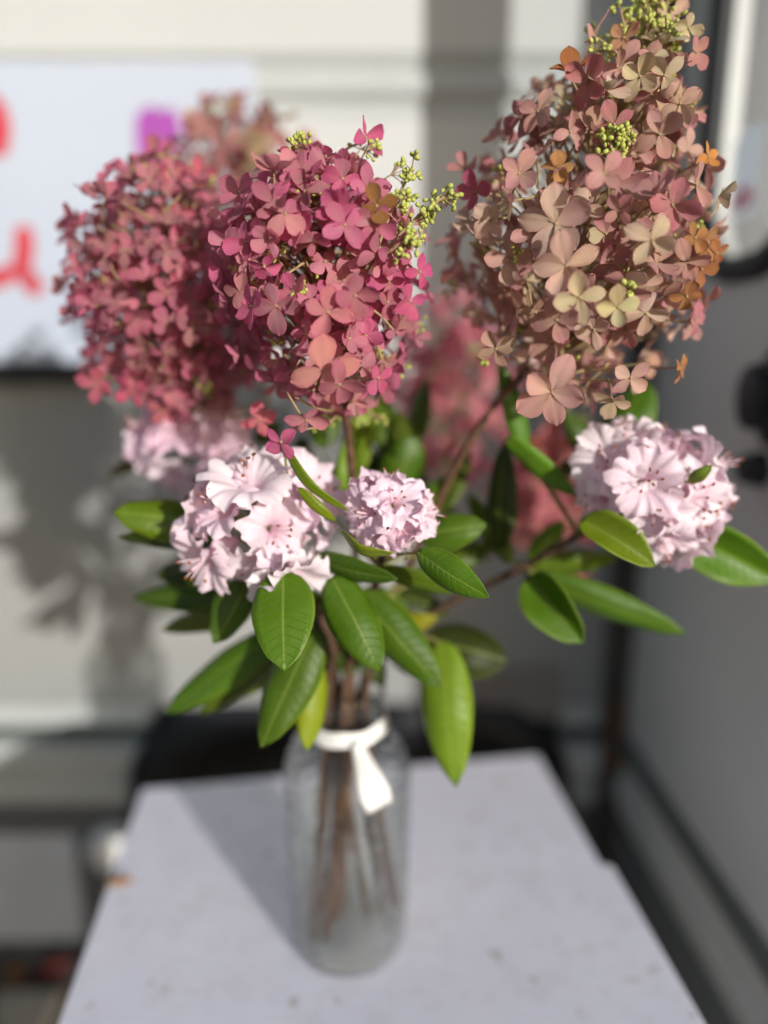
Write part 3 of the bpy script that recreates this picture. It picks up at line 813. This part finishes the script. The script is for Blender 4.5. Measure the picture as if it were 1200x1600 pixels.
sprig(W(600, 400, .445), W(660, 372, .432), 10, .009)
finish(th, br, bud)
# left pink head
L_ = panicle('darker rose hydrangea head beside the white board, partly in shade', foot(-.032, .006), neck(-.012, .002),
    [W(455, 900, .64), W(360, 740, .62)],
    [(320, 640, .61, .022), (295, 570, .60, .062), (270, 480, .59, .080), (255, 400, .585, .074), (250, 330, .58, .055), (250, 262, .58, .020)],
    290, 74, .0158, .0126, PL, 'pink', 23, 40,
    hero=[(150, 600, .55, .020, -.3, -.3, rgb(222,104,128), 4, 'pink'), (140, 470, .56, .020, -.6, .0, rgb(196,70,114), 4, 'pink'),
          (205, 610, .55, .017, -.2, -.5, rgb(206,84,120), 4, 'pink'), (405, 655, .50, .017, .1, -.2, rgb(214,112,124), 4, 'pink'),
          (255, 640, .57, .018, 0, -.4, rgb(206,110,118), 4, 'pink'), (170, 350, .58, .019, -.8, .1, rgb(150,86,94), 4, 'pink'),
          (250, 245, .60, .018, -.1, .8, rgb(214,92,122), 4, 'pink'), (310, 278, .57, .018, .2, .8, rgb(220,104,126), 4, 'pink')])
finish(*L_[:3])
# rear head above it
T_ = panicle('faded brownish pink hydrangea head standing behind the darker rose one', foot(-.006, .026), neck(-.008, .013),
    [W(470, 880, .70), W(410, 600, .74)],
    [(385, 420, .76, .025), (385, 340, .76, .088), (372, 265, .76, .076), (352, 208, .76, .042), (338, 172, .76, .010)],
    110, 40, .0175, .0165, PT, 'pink', 31, 16)
th, br, bud, sprig, *_ = T_
sprig(W(338, 240, .75), W(322, 160, .75), 10, .016); finish(th, br, bud)
# right cream head
R_ = panicle('tall cream and dusty rose conical hydrangea head with crisp brown florets, tallest in the bouquet', foot(-.012, .008), neck(.013, .004),
    [W(640, 880, .60), W(740, 680, .555)],
    [(830, 570, .535, .020), (862, 540, .53, .060), (888, 450, .525, .090), (908, 350, .520, .092), (948, 240, .512, .068), (985, 140, .502, .042), (1008, 60, .495, .022), (1020, 12, .492, .010)],
    299, 78, .0152, .0118, PR, 'cream', 47, 90, dry_pal=PD,
    hero=[(868, 350, .438, .0245, .0, .15, rgb(232,193,181), 5, 'cream'), (884, 415, .432, .0235, .0, -.1, rgb(227,186,168), 5, 'cream'),
          (862, 612, .440, .0235, .0, -.15, rgb(219,166,156), 5, 'cream'), (918, 128, .455, .0200, -.3, .1, rgb(193,104,117), 4, 'cream'),
          (1000, 120, .450, .0180, .0, .1, rgb(225,207,161), 4, 'cream'), (1038, 118, .448, .0190, .1, .1, rgb(223,200,163), 4, 'cream'),
          (1062, 162, .450, .0190, .2, .0, rgb(232,193,170), 4, 'cream'), (1075, 44, .470, .0125, .3, .2, rgb(223,207,158), 4, 'cream'),
          (1086, 82, .468, .0150, .8, .3, rgb(206,130,131), 4, 'cream'), (1018, 375, .420, .0210, .2, .1, rgb(223,196,165), 4, 'cream'),
          (1050, 320, .432, .0205, .3, .0, rgb(197,111,131), 4, 'cream'), (905, 465, .420, .0190, .0, .0, rgb(217,196,154), 4, 'cream'),
          (870, 500, .428, .0195, -.2, -.1, rgb(202,139,137), 4, 'cream'), (965, 480, .425, .0170, .2, -.1, rgb(214,203,152), 4, 'cream'),
          (775, 545, .462, .0180, -.2, -.2, rgb(202,164,139), 4, 'cream'), (958, 625, .462, .0165, .1, -.7, rgb(230,198,161), 4, 'cream'),
          (985, 590, .455, .0180, .2, -.3, rgb(223,174,165), 4, 'cream'), (1105, 380, .470, .0145, .9, .0, rgb(188,132,76), 4, 'dry'),
          (1085, 372, .462, .0150, .5, .3, rgb(180,122,68), 4, 'dry'), (1095, 420, .468, .0150, .7, -.3, rgb(176,112,60), 4, 'dry'),
          (1118, 395, .475, .0130, 1.1, -.2, rgb(186,112,54), 4, 'dry'), (1072, 462, .462, .0140, .5, -.5, rgb(186,124,66), 4, 'dry'),
          (1105, 244, .470, .0130, .9, .4, rgb(222,150,64), 4, 'dry'), (1060, 575, .480, .0140, 1.3, -.2, rgb(186,120,70), 4, 'dry'),
          (1020, 150, .455, .018, .0, .1, rgb(195,113,124), 4, 'cream'), (960, 195, .452, .018, -.2, .2, rgb(199,119,127), 4, 'cream'),
          (1030, 210, .445, .0195, .1, .1, rgb(214,159,152), 4, 'cream'), (975, 60, .470, .0150, -.4, .4, rgb(223,164,124), 4, 'cream'),
          (745, 300, .478, .0190, -.7, .2, rgb(176,82,108), 4, 'pink'), (815, 185, .478, .0180, -.6, .4, rgb(186,91,117), 4, 'cream'),
          (1085, 500, .485, .0155, .9, -.2, rgb(208,113,139), 4, 'cream')])
th, br, bud, sprig, *_ = R_
sprig(W(1000, 90, .482), W(1018, -12, .480), 22, .013)
sprig(W(985, 110, .478), W(968, 8, .478), 9, .010)
sprig(W(1010, 130, .476), W(1062, 40, .476), 12, .010)
sprig(W(955, 270, .455), W(975, 205, .448), 14, .010)
sprig(W(960, 280, .450), W(950, 205, .450), 9, .010)
sprig(W(950, 500, .440), W(985, 450, .428), 9, .010)
finish(th, br, bud)
# heads at the back, low
B1 = panicle('soft rose pink hydrangea head hanging low behind the tall cream one', foot(.030, .018), neck(.004, .016),
    [W(590, 900, .72), W(640, 780, .79)],
    [(700, 740, .82, .030), (705, 680, .83, .066), (700, 600, .83, .076), (690, 520, .82, .055), (685, 470, .82, .022)],
    90, 30, .0190, .0185, PB, 'pink', 53, 10)
finish(*B1[:3])
B2 = panicle('pale rose hydrangea head in shade behind the leaves of the wide rhododendron truss', foot(-.024, .022), neck(.017, .012),
    [W(660, 920, .70), W(780, 860, .76)],
    [(840, 850, .78, .030), (858, 800, .78, .062), (870, 740, .78, .062), (880, 690, .78, .030)],
    70, 25, .0190, .0185, [rgb(196,120,116), rgb(206,140,128), rgb(190,100,110)], 'pink', 59, 8,
    hero=[(900, 893, .72, .022, .1, -.3, rgb(214,110,124), 4, 'pink'), (862, 690, .66, .026, .0, .0, rgb(196,112,84), 4, 'pink')])
finish(*B2[:3])

# ------------------------------------------------------------------ rhododendrons
def corolla_mesh(seed):
    rr = random.Random(seed); NR, NT_ = 12, 90
    ph = [rr.uniform(0, 6.28) for _ in range(8)]; vs, fs, uv = [], [], []
    for i in range(NR+1):
        s = i/NR
        for k in range(NT_):
            th = 2*math.pi*k/NT_; lob = abs(math.cos(2.5*th))**.55
            edge = .74 + .26*lob + .042*math.sin(11*th+ph[0]) + .024*math.sin(23*th+ph[1])
            se = s*(1 - (1-edge)*s**3)
            rad = .085 + .93*se**1.25 + .05*math.sin(3*th+ph[2])*se
            z = .62*(1-max(0.0, 1-se)**1.7) - .20*se**4
            ruff = s**2.6
            z += ruff*(.075*math.sin(7*th+ph[3]) + .062*math.sin(13*th+ph[4]) + .030*math.sin(25*th+ph[5]) + .11*math.sin(2*th+ph[6]))
            rad += ruff*(.030*math.sin(14*th+ph[7]) + .014*math.sin(27*th+ph[1]))
            z -= .10*(1-lob)*s**2*-1
            vs.append((rad*math.cos(th), rad*math.sin(th), z)); uv.append((k/NT_, s))
    for i in range(NR):
        for k in range(NT_): fs.append((i*NT_+k, i*NT_+(k+1) % NT_, (i+1)*NT_+(k+1) % NT_, (i+1)*NT_+k))
    me = mesh('corolla', vs, fs, uv); me.materials.append(M['corolla']); return me
COR = [corolla_mesh(k) for k in range(6)]
STM = []
for k in range(5):
    rr = random.Random(k+70); m = MB(); a = Vector((0, 0, .02)); tip = Vector((rr.uniform(.10, .36), rr.uniform(-.06, .06), rr.uniform(.72, 1.02)))
    m.tube(spline([a, tip*.5+Vector((-.03, 0, .05)), tip], 6), .014, 5)
    me = m.mesh('stamen'); me.materials.append(M['filament']); me.materials.append(M['anther'])
    nf = len(me.polygons); m.blob(tip, .034, Vector((1, .2, .2)), 1.6, 7, 5)
    me = m.mesh('stamen'); me.materials.append(M['filament']); me.materials.append(M['anther'])
    for p in me.polygons:
        if p.index >= nf: p.material_index = 1
    STM.append(me)
m = MB(); m.tube(spline([Vector((0, 0, .1)), Vector((0, 0, -.2)), Vector((.03, .02, -.62))], 5), .045, 6); PED = m.mesh('pedicel'); PED.materials.append(M['petiole'])
PNK = [rgb(254,232,240), rgb(255,240,244), rgb(252,218,234), rgb(255,245,246), rgb(250,208,230)]
def add_flower(parent, pos, nrm, size, rr, pal=PNK):
    fo = put('flower', rr.choice(COR), None, parent, pos - Vector(parent.location), jit(rr.choice(pal), .04, rr))
    fo.rotation_mode = 'QUATERNION'; fo.rotation_quaternion = frame(nrm, rr.uniform(0, 6.28)); s = size*rr.uniform(.9, 1.1)
    fo.scale = (s*rr.uniform(.88, 1.08), s*rr.uniform(.9, 1.05), s*rr.uniform(.9, 1.15))
    for k in range(6):
        st = put('stamen', rr.choice(STM), None, fo, Vector((0, 0, 0))); st.rotation_euler = (rr.uniform(-.1, .1), rr.uniform(-.1, .1), k*1.05 + rr.uniform(-.3, .3))
    put('pedicel', PED, None, fo, Vector((0, 0, 0)))
    return fo

def leaf_mesh(base, mid, tip, width, nrm, fold, cup=.0, seed=0, shape=1.0):
    rr = random.Random(seed); NS, NX = 16, 8
    P = spline([base, mid, tip], NS); vs, fs, uv = [], [], []
    for i, p in enumerate(P):
        s = i/NS; d = (P[min(i+1, NS)] - P[max(i-1, 0)]).normalized()
        sd = d.cross(nrm).normalized(); up = sd.cross(d)
        w = (math.sin(math.pi*min(1, s**.82*.985+.012))**(.62*shape))*(1 - .10*s)
        if s > .9: w *= max(.03, (1-s)/.1)**.5
        for j in range(NX+1):
            x = j/NX*2-1; y = x*w*width/2
            z = abs(y)*math.tan(fold) - cup*y*y/width*4 + width*.020*math.sin(s*15+x*2+seed)*abs(x) + width*.03*noise.noise(Vector((x, s*3, seed*1.7)))
            vs.append(p + sd*y*math.cos(fold) + up*z); uv.append((x, s))
    for i in range(NS):
        for j in range(NX): a = i*(NX+1)+j; fs.append((a, a+1, a+NX+2, a+NX+1))
    return mesh('leaf', vs, fs, uv)
LG = [rgb(58, 96, 30), rgb(66, 108, 32), rgb(52, 88, 30), rgb(72, 116, 36)]
def add_leaf(parent, b, tip, wpx, joint=None, roll=0.0, tiltv=0.0, fold=.15, cup=.3, col=None, sag=.004, seed=None, shape=1.0, thick=.0005):
    """b, tip: (u, v, depth); wpx: width in photo pixels; roll turns the blade about its own midrib"""
    seed = seed if seed is not None else rnd.randrange(9999)
    B, T = W(*b), W(*tip); d = (T-B).normalized(); tm = (b[2]+tip[2])/2
    tocam = (CAMP - (B+T)/2).normalized(); nrm = (tocam - d*tocam.dot(d)).normalized()
    nrm = Quaternion(d, roll) @ nrm
    width = wpx*tm/FPX/max(.35, math.cos(fold))
    mid = (B+T)/2 + nrm*sag
    me = leaf_mesh(B, mid, T, width, nrm, fold, cup, seed, shape)
    rr = random.Random(seed)
    c_ = col or rr.choice(LG)
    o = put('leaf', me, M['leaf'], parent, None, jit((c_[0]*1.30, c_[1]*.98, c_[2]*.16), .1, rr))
    md = o.modifiers.new('thickness', 'SOLIDIFY'); md.thickness = thick; md.offset = -1
    if joint is not None:
        m = MB(); m.tube(spline([joint, joint.lerp(B, .55) + Vector((0, 0, .003)), B + (T-B)*.03], 6), [.0015, .0013, .0012, .0012, .0011, .0010, .0009], 6)
        pm = m.mesh('petiole'); po = put('petiole', pm, M['petiole'], o)
        po.location = (0, 0, 0)
    return o

def rhodo(label, ft, nk, path, centre, rad, fsize, nfl, seed, bias=None, pal=PNK):
    rr = random.Random(seed); C = W(*centre)
    th = empty('rhododendron', ft, label, 'flower', 'cut rhododendrons in the bouquet')
    me, P = stem_mesh([ft, nk] + [W(*p) for p in path] + [C], .0036, .0028)
    put('stem', me, M['rstem'], th)
    tocam = (CAMP - C).normalized(); bias = bias or Vector((0, 0, .25)); ax = (tocam + bias).normalized(); q = Vector((0, 0, 1)).rotation_difference(ax)
    spin = rr.uniform(0, 6.28)
    for k in range(nfl):
        ct = 1 - (k + .5)/nfl*1.30; st_ = math.sqrt(max(0, 1-ct*ct)); a = spin + k*2.39996
        d = q @ Vector((st_*math.cos(a), st_*math.sin(a), ct)); d = (d + Vector((rr.uniform(-1, 1), rr.uniform(-1, 1), rr.uniform(-1, 1)))*.38).normalized()
        add_flower(th, C + d*rad*rr.uniform(.55, 1.35), d, fsize*rr.uniform(.85, 1.15), rr, pal)
    return th, P, C

A_, PA, CA = rhodo('full pale pink rhododendron truss with ruffled petals, under the dusty pink hydrangea', foot(-.030, -.016), neck(-.014, -.010),
    [(520, 1010, .585), (480, 930, .555)], (405, 822, .515), .026, .0310, 11, 101, Vector((-.1, 0, .1)))
B_, PBp, CB = rhodo('small pink rhododendron truss, the smallest one, beside the full pale pink truss', foot(-.018, -.002), neck(-.001, -.014),
    [(560, 1000, .580), (590, 900, .545)], (608, 802, .490), .0125, .0200, 9, 102, Vector((0, 0, .1)), [rgb(248,204,230), rgb(248,216,236), rgb(244,196,226)])
C_, PC, CC = rhodo('shaded pink rhododendron truss tucked behind the darker rose hydrangea', foot(.016, .014), neck(-.017, .006),
    [(470, 960, .66), (380, 830, .66)], (302, 694, .635), .029, .0290, 13, 103, Vector((0, 0, .2)), [rgb(250,206,230), rgb(246,186,220), rgb(252,220,236)])
D_, PD_, CD = rhodo('wide white and pink rhododendron truss reaching over towards the open door', foot(.040, -.008, .040), neck(.016, -.004),
    [(660, 970, .60), (800, 895, .575), (905, 835, .56)], (1018, 768, .535), .030, .0310, 12, 104, Vector((.05, 0, .1)))
add_flower(D_, W(950, 775, .520), Vector((-.8, -.5, -.2)).normalized(), .026, random.Random(5))
add_flower(D_, W(1085, 780, .530), Vector((.7, -.6, .0)).normalized(), .026, random.Random(6))
add_flower(D_, W(1030, 820, .505), Vector((.1, -.6, -.8)).normalized(), .024, random.Random(8))
add_flower(D_, W(1002, 752, .500), Vector((-.1, -.9, .2)).normalized(), .026, random.Random(14))
add_flower(D_, W(955, 725, .515), Vector((-.5, -.8, .4)).normalized(), .026, random.Random(15))
add_flower(A_, W(335, 860, .505), Vector((-.5, -.7, -.4)).normalized(), .026, random.Random(9))
add_flower(A_, W(455, 880, .495), Vector((.3, -.6, -.7)).normalized(), .026, random.Random(10))
add_flower(A_, W(470, 770, .515), Vector((.5, -.7, .4)).normalized(), .028, random.Random(12))

JA, JA2, JB, JB2, JC = W(445, 905, .545), W(480, 975, .570), W(590, 885, .540), W(570, 960, .570), W(390, 830, .655)
JD, JD2 = W(822, 893, .572), W(905, 835, .56)
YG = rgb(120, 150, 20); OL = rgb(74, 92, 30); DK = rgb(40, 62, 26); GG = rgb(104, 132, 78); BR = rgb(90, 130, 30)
# leaves of the main left truss
add_leaf(A_, (345, 822, .535), (177, 800, .515), 78, JA, .35, fold=.10, col=rgb(84, 124, 24), shape=.75)
add_leaf(A_, (345, 850, .545), (185, 838, .53), 60, JA, -.9, fold=.10, col=DK)
add_leaf(A_, (350, 880, .56), (245, 900, .57), 62, JA, .3, fold=.1, col=DK)
add_leaf(A_, (405, 930, .575), (207, 934, .59), 56, JA, .2, fold=.2, col=rgb(52, 84, 26))
add_leaf(A_, (400, 950, .585), (250, 985, .60), 44, JA, .4, fold=.2, col=OL)
add_leaf(A_, (388, 905, .525), (334, 1006, .515), 68, JA, -.3, fold=.12, col=rgb(54, 92, 32))
add_leaf(A_, (443, 893, .485), (444, 1048, .452), 104, JA, .12, fold=.14, cup=.1, col=rgb(72, 116, 24), shape=.95, seed=5)
add_leaf(A_, (492, 985, .525), (408, 1168, .515), 86, JA2, .25, fold=.20, col=rgb(62, 100, 26))
add_leaf(A_, (492, 1030, .545), (480, 1174, .540), 58, JA2, -.3, fold=.12, col=YG)
add_leaf(A_, (440, 985, .575), (257, 1116, .580), 66, JA2, .45, fold=.30, col=rgb(70, 112, 26))
add_leaf(A_, (455, 990, .575), (312, 1116, .585), 60, JA2, -.2, fold=.18, col=rgb(62, 84, 28))
add_leaf(A_, (470, 1000, .59), (372, 1090, .60), 46, JA2, .3, fold=.15, col=rgb(88, 112, 26))
add_leaf(A_, (485, 872, .515), (622, 905, .485), 46, JA, .55, fold=.22, col=rgb(56, 98, 30))
add_leaf(A_, (440, 690, .470), (548, 800, .475), 20, W(470, 905, .545), .6, fold=.35, col=rgb(96, 132, 40), sag=.012)
add_leaf(A_, (466, 762, .462), (526, 815, .470), 20, None, .3, fold=.3, col=rgb(104, 134, 40))
# centre truss
add_leaf(B_, (518, 900, .505), (594, 1050, .485), 84, JB2, -.1, fold=.14, col=rgb(64, 106, 26))
add_leaf(B_, (560, 925, .530), (690, 1075, .520), 76, JB2, .2, fold=.14, col=rgb(62, 104, 26))
add_leaf(B_, (690, 1000, .575), (712, 1230, .560), 86, W(640, 1000, .585), .15, fold=.16, col=rgb(104, 146, 84), sag=.014, seed=77)
add_leaf(B_, (664, 1000, .600), (792, 1032, .590), 92, W(640, 990, .60), -.25, fold=.1, col=rgb(44, 60, 20), shape=.7)
add_leaf(B_, (655, 838, .525), (760, 820, .515), 66, JB, -.2, fold=.15, col=rgb(72, 116, 38))
add_leaf(B_, (652, 862, .470), (764, 934, .448), 58, JB, .25, fold=.14, col=rgb(74, 122, 30), seed=21)
add_leaf(B_, (590, 888, .520), (724, 925, .505), 36, JB, .5, fold=.22, col=rgb(80, 116, 26))
add_leaf(B_, (532, 830, .455), (616, 864, .438), 30, JB, 1.0, fold=.3, col=GG, sag=.008)
add_leaf(B_, (615, 765, .60), (648, 682, .59), 76, JB, .2, fold=.1, col=rgb(60, 106, 36), shape=.75)
add_leaf(B_, (600, 985, .60), (684, 964, .59), 40, JB2, .3, fold=.2, col=rgb(120, 134, 30))
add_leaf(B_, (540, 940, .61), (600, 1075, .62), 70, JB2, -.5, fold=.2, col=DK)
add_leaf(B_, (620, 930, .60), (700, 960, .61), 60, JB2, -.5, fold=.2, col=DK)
add_leaf(B_, (540, 760, .60), (575, 620, .60), 46, JB, .3, fold=.2, col=rgb(110, 148, 30))
add_leaf(B_, (530, 780, .58), (540, 690, .58), 26, JB, .1, fold=.25, col=rgb(100, 144, 30))
add_leaf(B_, (560, 740, .59), (580, 655, .59), 30, JB, -.3, fold=.25, col=rgb(90, 130, 34))
add_leaf(B_, (500, 700, .60), (515, 620, .61), 50, JB, -.3, fold=.15, col=rgb(60, 100, 36))
add_leaf(B_, (690, 800, .60), (735, 700, .62), 40, JB, -.6, fold=.2, col=rgb(70, 96, 40))
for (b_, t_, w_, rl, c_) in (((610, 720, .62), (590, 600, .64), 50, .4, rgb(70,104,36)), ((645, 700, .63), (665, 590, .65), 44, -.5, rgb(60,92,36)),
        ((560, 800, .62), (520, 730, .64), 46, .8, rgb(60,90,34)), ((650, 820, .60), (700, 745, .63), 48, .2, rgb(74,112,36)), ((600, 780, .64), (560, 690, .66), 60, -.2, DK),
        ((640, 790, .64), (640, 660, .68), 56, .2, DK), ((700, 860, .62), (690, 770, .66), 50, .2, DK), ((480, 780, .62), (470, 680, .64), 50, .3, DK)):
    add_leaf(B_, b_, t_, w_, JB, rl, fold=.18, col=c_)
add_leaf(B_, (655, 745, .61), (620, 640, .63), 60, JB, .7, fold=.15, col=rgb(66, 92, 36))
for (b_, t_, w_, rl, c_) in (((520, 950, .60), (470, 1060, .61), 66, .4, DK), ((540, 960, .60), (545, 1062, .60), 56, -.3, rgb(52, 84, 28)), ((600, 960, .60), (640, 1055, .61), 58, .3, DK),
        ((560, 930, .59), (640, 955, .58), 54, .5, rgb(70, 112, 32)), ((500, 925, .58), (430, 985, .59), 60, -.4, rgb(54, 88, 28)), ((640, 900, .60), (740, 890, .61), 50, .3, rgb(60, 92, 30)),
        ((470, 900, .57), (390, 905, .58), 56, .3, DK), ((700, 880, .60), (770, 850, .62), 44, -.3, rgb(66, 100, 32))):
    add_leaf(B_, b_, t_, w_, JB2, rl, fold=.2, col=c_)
# rear left truss
add_leaf(C_, (240, 700, .68), (168, 748, .70), 30, JC, .6, fold=.2, col=rgb(84, 76, 40))
add_leaf(C_, (250, 680, .67), (196, 672, .68), 30, JC, .4, fold=.15, col=rgb(52, 66, 40))
add_leaf(C_, (330, 640, .68), (268, 598, .69), 34, JC, .4, fold=.15, col=rgb(56, 84, 40))
add_leaf(C_, (400, 690, .65), (440, 660, .64), 40, JC, .2, fold=.15, col=DK)
# right truss
add_leaf(D_, (828, 900, .555), (912, 1006, .530), 74, JD, .2, fold=.42, cup=-.2, col=rgb(74, 120, 22), seed=31)
add_leaf(D_, (838, 903, .570), (1072, 990, .560), 58, JD, .45, fold=.15, col=rgb(66, 108, 26))
add_leaf(D_, (908, 812, .505), (1024, 886, .485), 62, JD2, -.35, fold=.32, cup=-.2, col=rgb(104, 138, 60), seed=32)
add_leaf(D_, (1050, 822, .540), (1215, 905, .535), 84, CD, .1, fold=.30, cup=-.2, col=rgb(74, 126, 48))
add_leaf(D_, (792, 683, .530), (902, 775, .540), 42, JD2, .55, fold=.3, col=rgb(78, 130, 40))
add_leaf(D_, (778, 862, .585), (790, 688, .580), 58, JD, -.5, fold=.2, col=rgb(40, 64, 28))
add_leaf(D_, (822, 710, .560), (778, 562, .545), 38, JD2, .4, fold=.3, col=rgb(70, 124, 48))
add_leaf(D_, (955, 700, .595), (1012, 596, .600), 84, CD, -.3, fold=.12, col=rgb(62, 112, 40), shape=.8)
add_leaf(D_, (930, 720, .60), (880, 640, .60), 44, CD, .4, fold=.12, col=rgb(52, 88, 36))
add_leaf(D_, (1076, 753, .492), (1113, 726, .480), 23, CD, .2, fold=.3, col=rgb(86, 120, 44))
add_leaf(D_, (830, 885, .60), (966, 872, .60), 46, JD, .5, fold=.2, col=rgb(80, 116, 36))
add_leaf(D_, (830, 882, .60), (880, 812, .60), 44, JD, .3, fold=.2, col=rgb(92, 138, 40))
add_leaf(D_, (800, 880, .60), (730, 770, .62), 40, JD, -.4, fold=.2, col=rgb(80, 110, 30))
add_leaf(D_, (815, 890, .60), (905, 905, .62), 40, JD, -.6, fold=.2, col=DK)
add_leaf(D_, (870, 735, .60), (935, 725, .61), 40, CD, .6, fold=.2, col=DK)

# ------------------------------------------------------------------ loose bits on the table and ground
def fallen(pos, ang, ln, wd, col, label, seed, name='fallen_leaf', group=None):
    d = Vector((math.cos(ang), math.sin(ang), .05)); B = pos - d*ln/2; T = pos + d*ln/2
    me = leaf_mesh(B, pos + Vector((0, 0, ln*.10)), T, wd, Vector((0, 0, 1)), .22, .3, seed)
    c = sum((v.co for v in me.vertices), Vector())/len(me.vertices); zmin = min(v.co.z for v in me.vertices)
    for v in me.vertices: v.co -= Vector((pos.x, pos.y, zmin))
    o = put(name, me, M['deadleaf'], None, Vector((pos.x, pos.y, pos.z + .0008)), col); tag(o, label, 'leaf', group)
    md = o.modifiers.new('thickness', 'SOLIDIFY'); md.thickness = .0004
def m_dead():
    t = NT('dead_leaf'); oi = t.node('ShaderNodeObjectInfo'); co = t.co(); n = t.noise(60, 5, .6, co)
    col = t.mix(t.ramp(n, .35, .7), oi.outputs['Color'], t.mix(1.0, oi.outputs['Color'], (.5, .4, .35, 1), 'MULTIPLY'))
    return t.done(t.bsdf(col, .7, .3, t.bump(n, .5, .002)))
M['deadleaf'] = m_dead()
fallen(on_z(188, 1379, ZT), .1, .026, .013, rgb(200, 146, 84), 'curled tan flake lying at the edge of the white table', 3)
for i, (u, v, a, ln, c, lb) in enumerate((
        (85, 1512, .5, .075, rgb(120, 44, 30), 'dark red fallen leaf on the ground beside the table'),
        (20, 1530, 1.9, .080, rgb(124, 84, 30), 'ochre brown fallen leaf on the ground under the trailer edge'),
        (55, 1532, 2.6, .070, rgb(88, 40, 26), 'deep brown fallen leaf lying between the red and ochre ones'),
        (92, 1560, 1.2, .060, rgb(104, 70, 46), 'small tan fallen leaf touching the paving stone'))):
    fallen(on_z(u, v, .004), a, ln, ln*.6, c, lb, 40+i, group='fallen leaves on the ground')
sp_ = on_z(38, 1592, .02)
m = MB(); m.box((-.075, -.05, 0), (.05, .065, .03))
me = bevelled(m.mesh('paving_stone', False), .008, 3)
tag(put('paving_stone', me, M['stone'], None, Vector((sp_.x, sp_.y-.01, .0005))), 'beige stone block on the ground beside the table', 'stone')
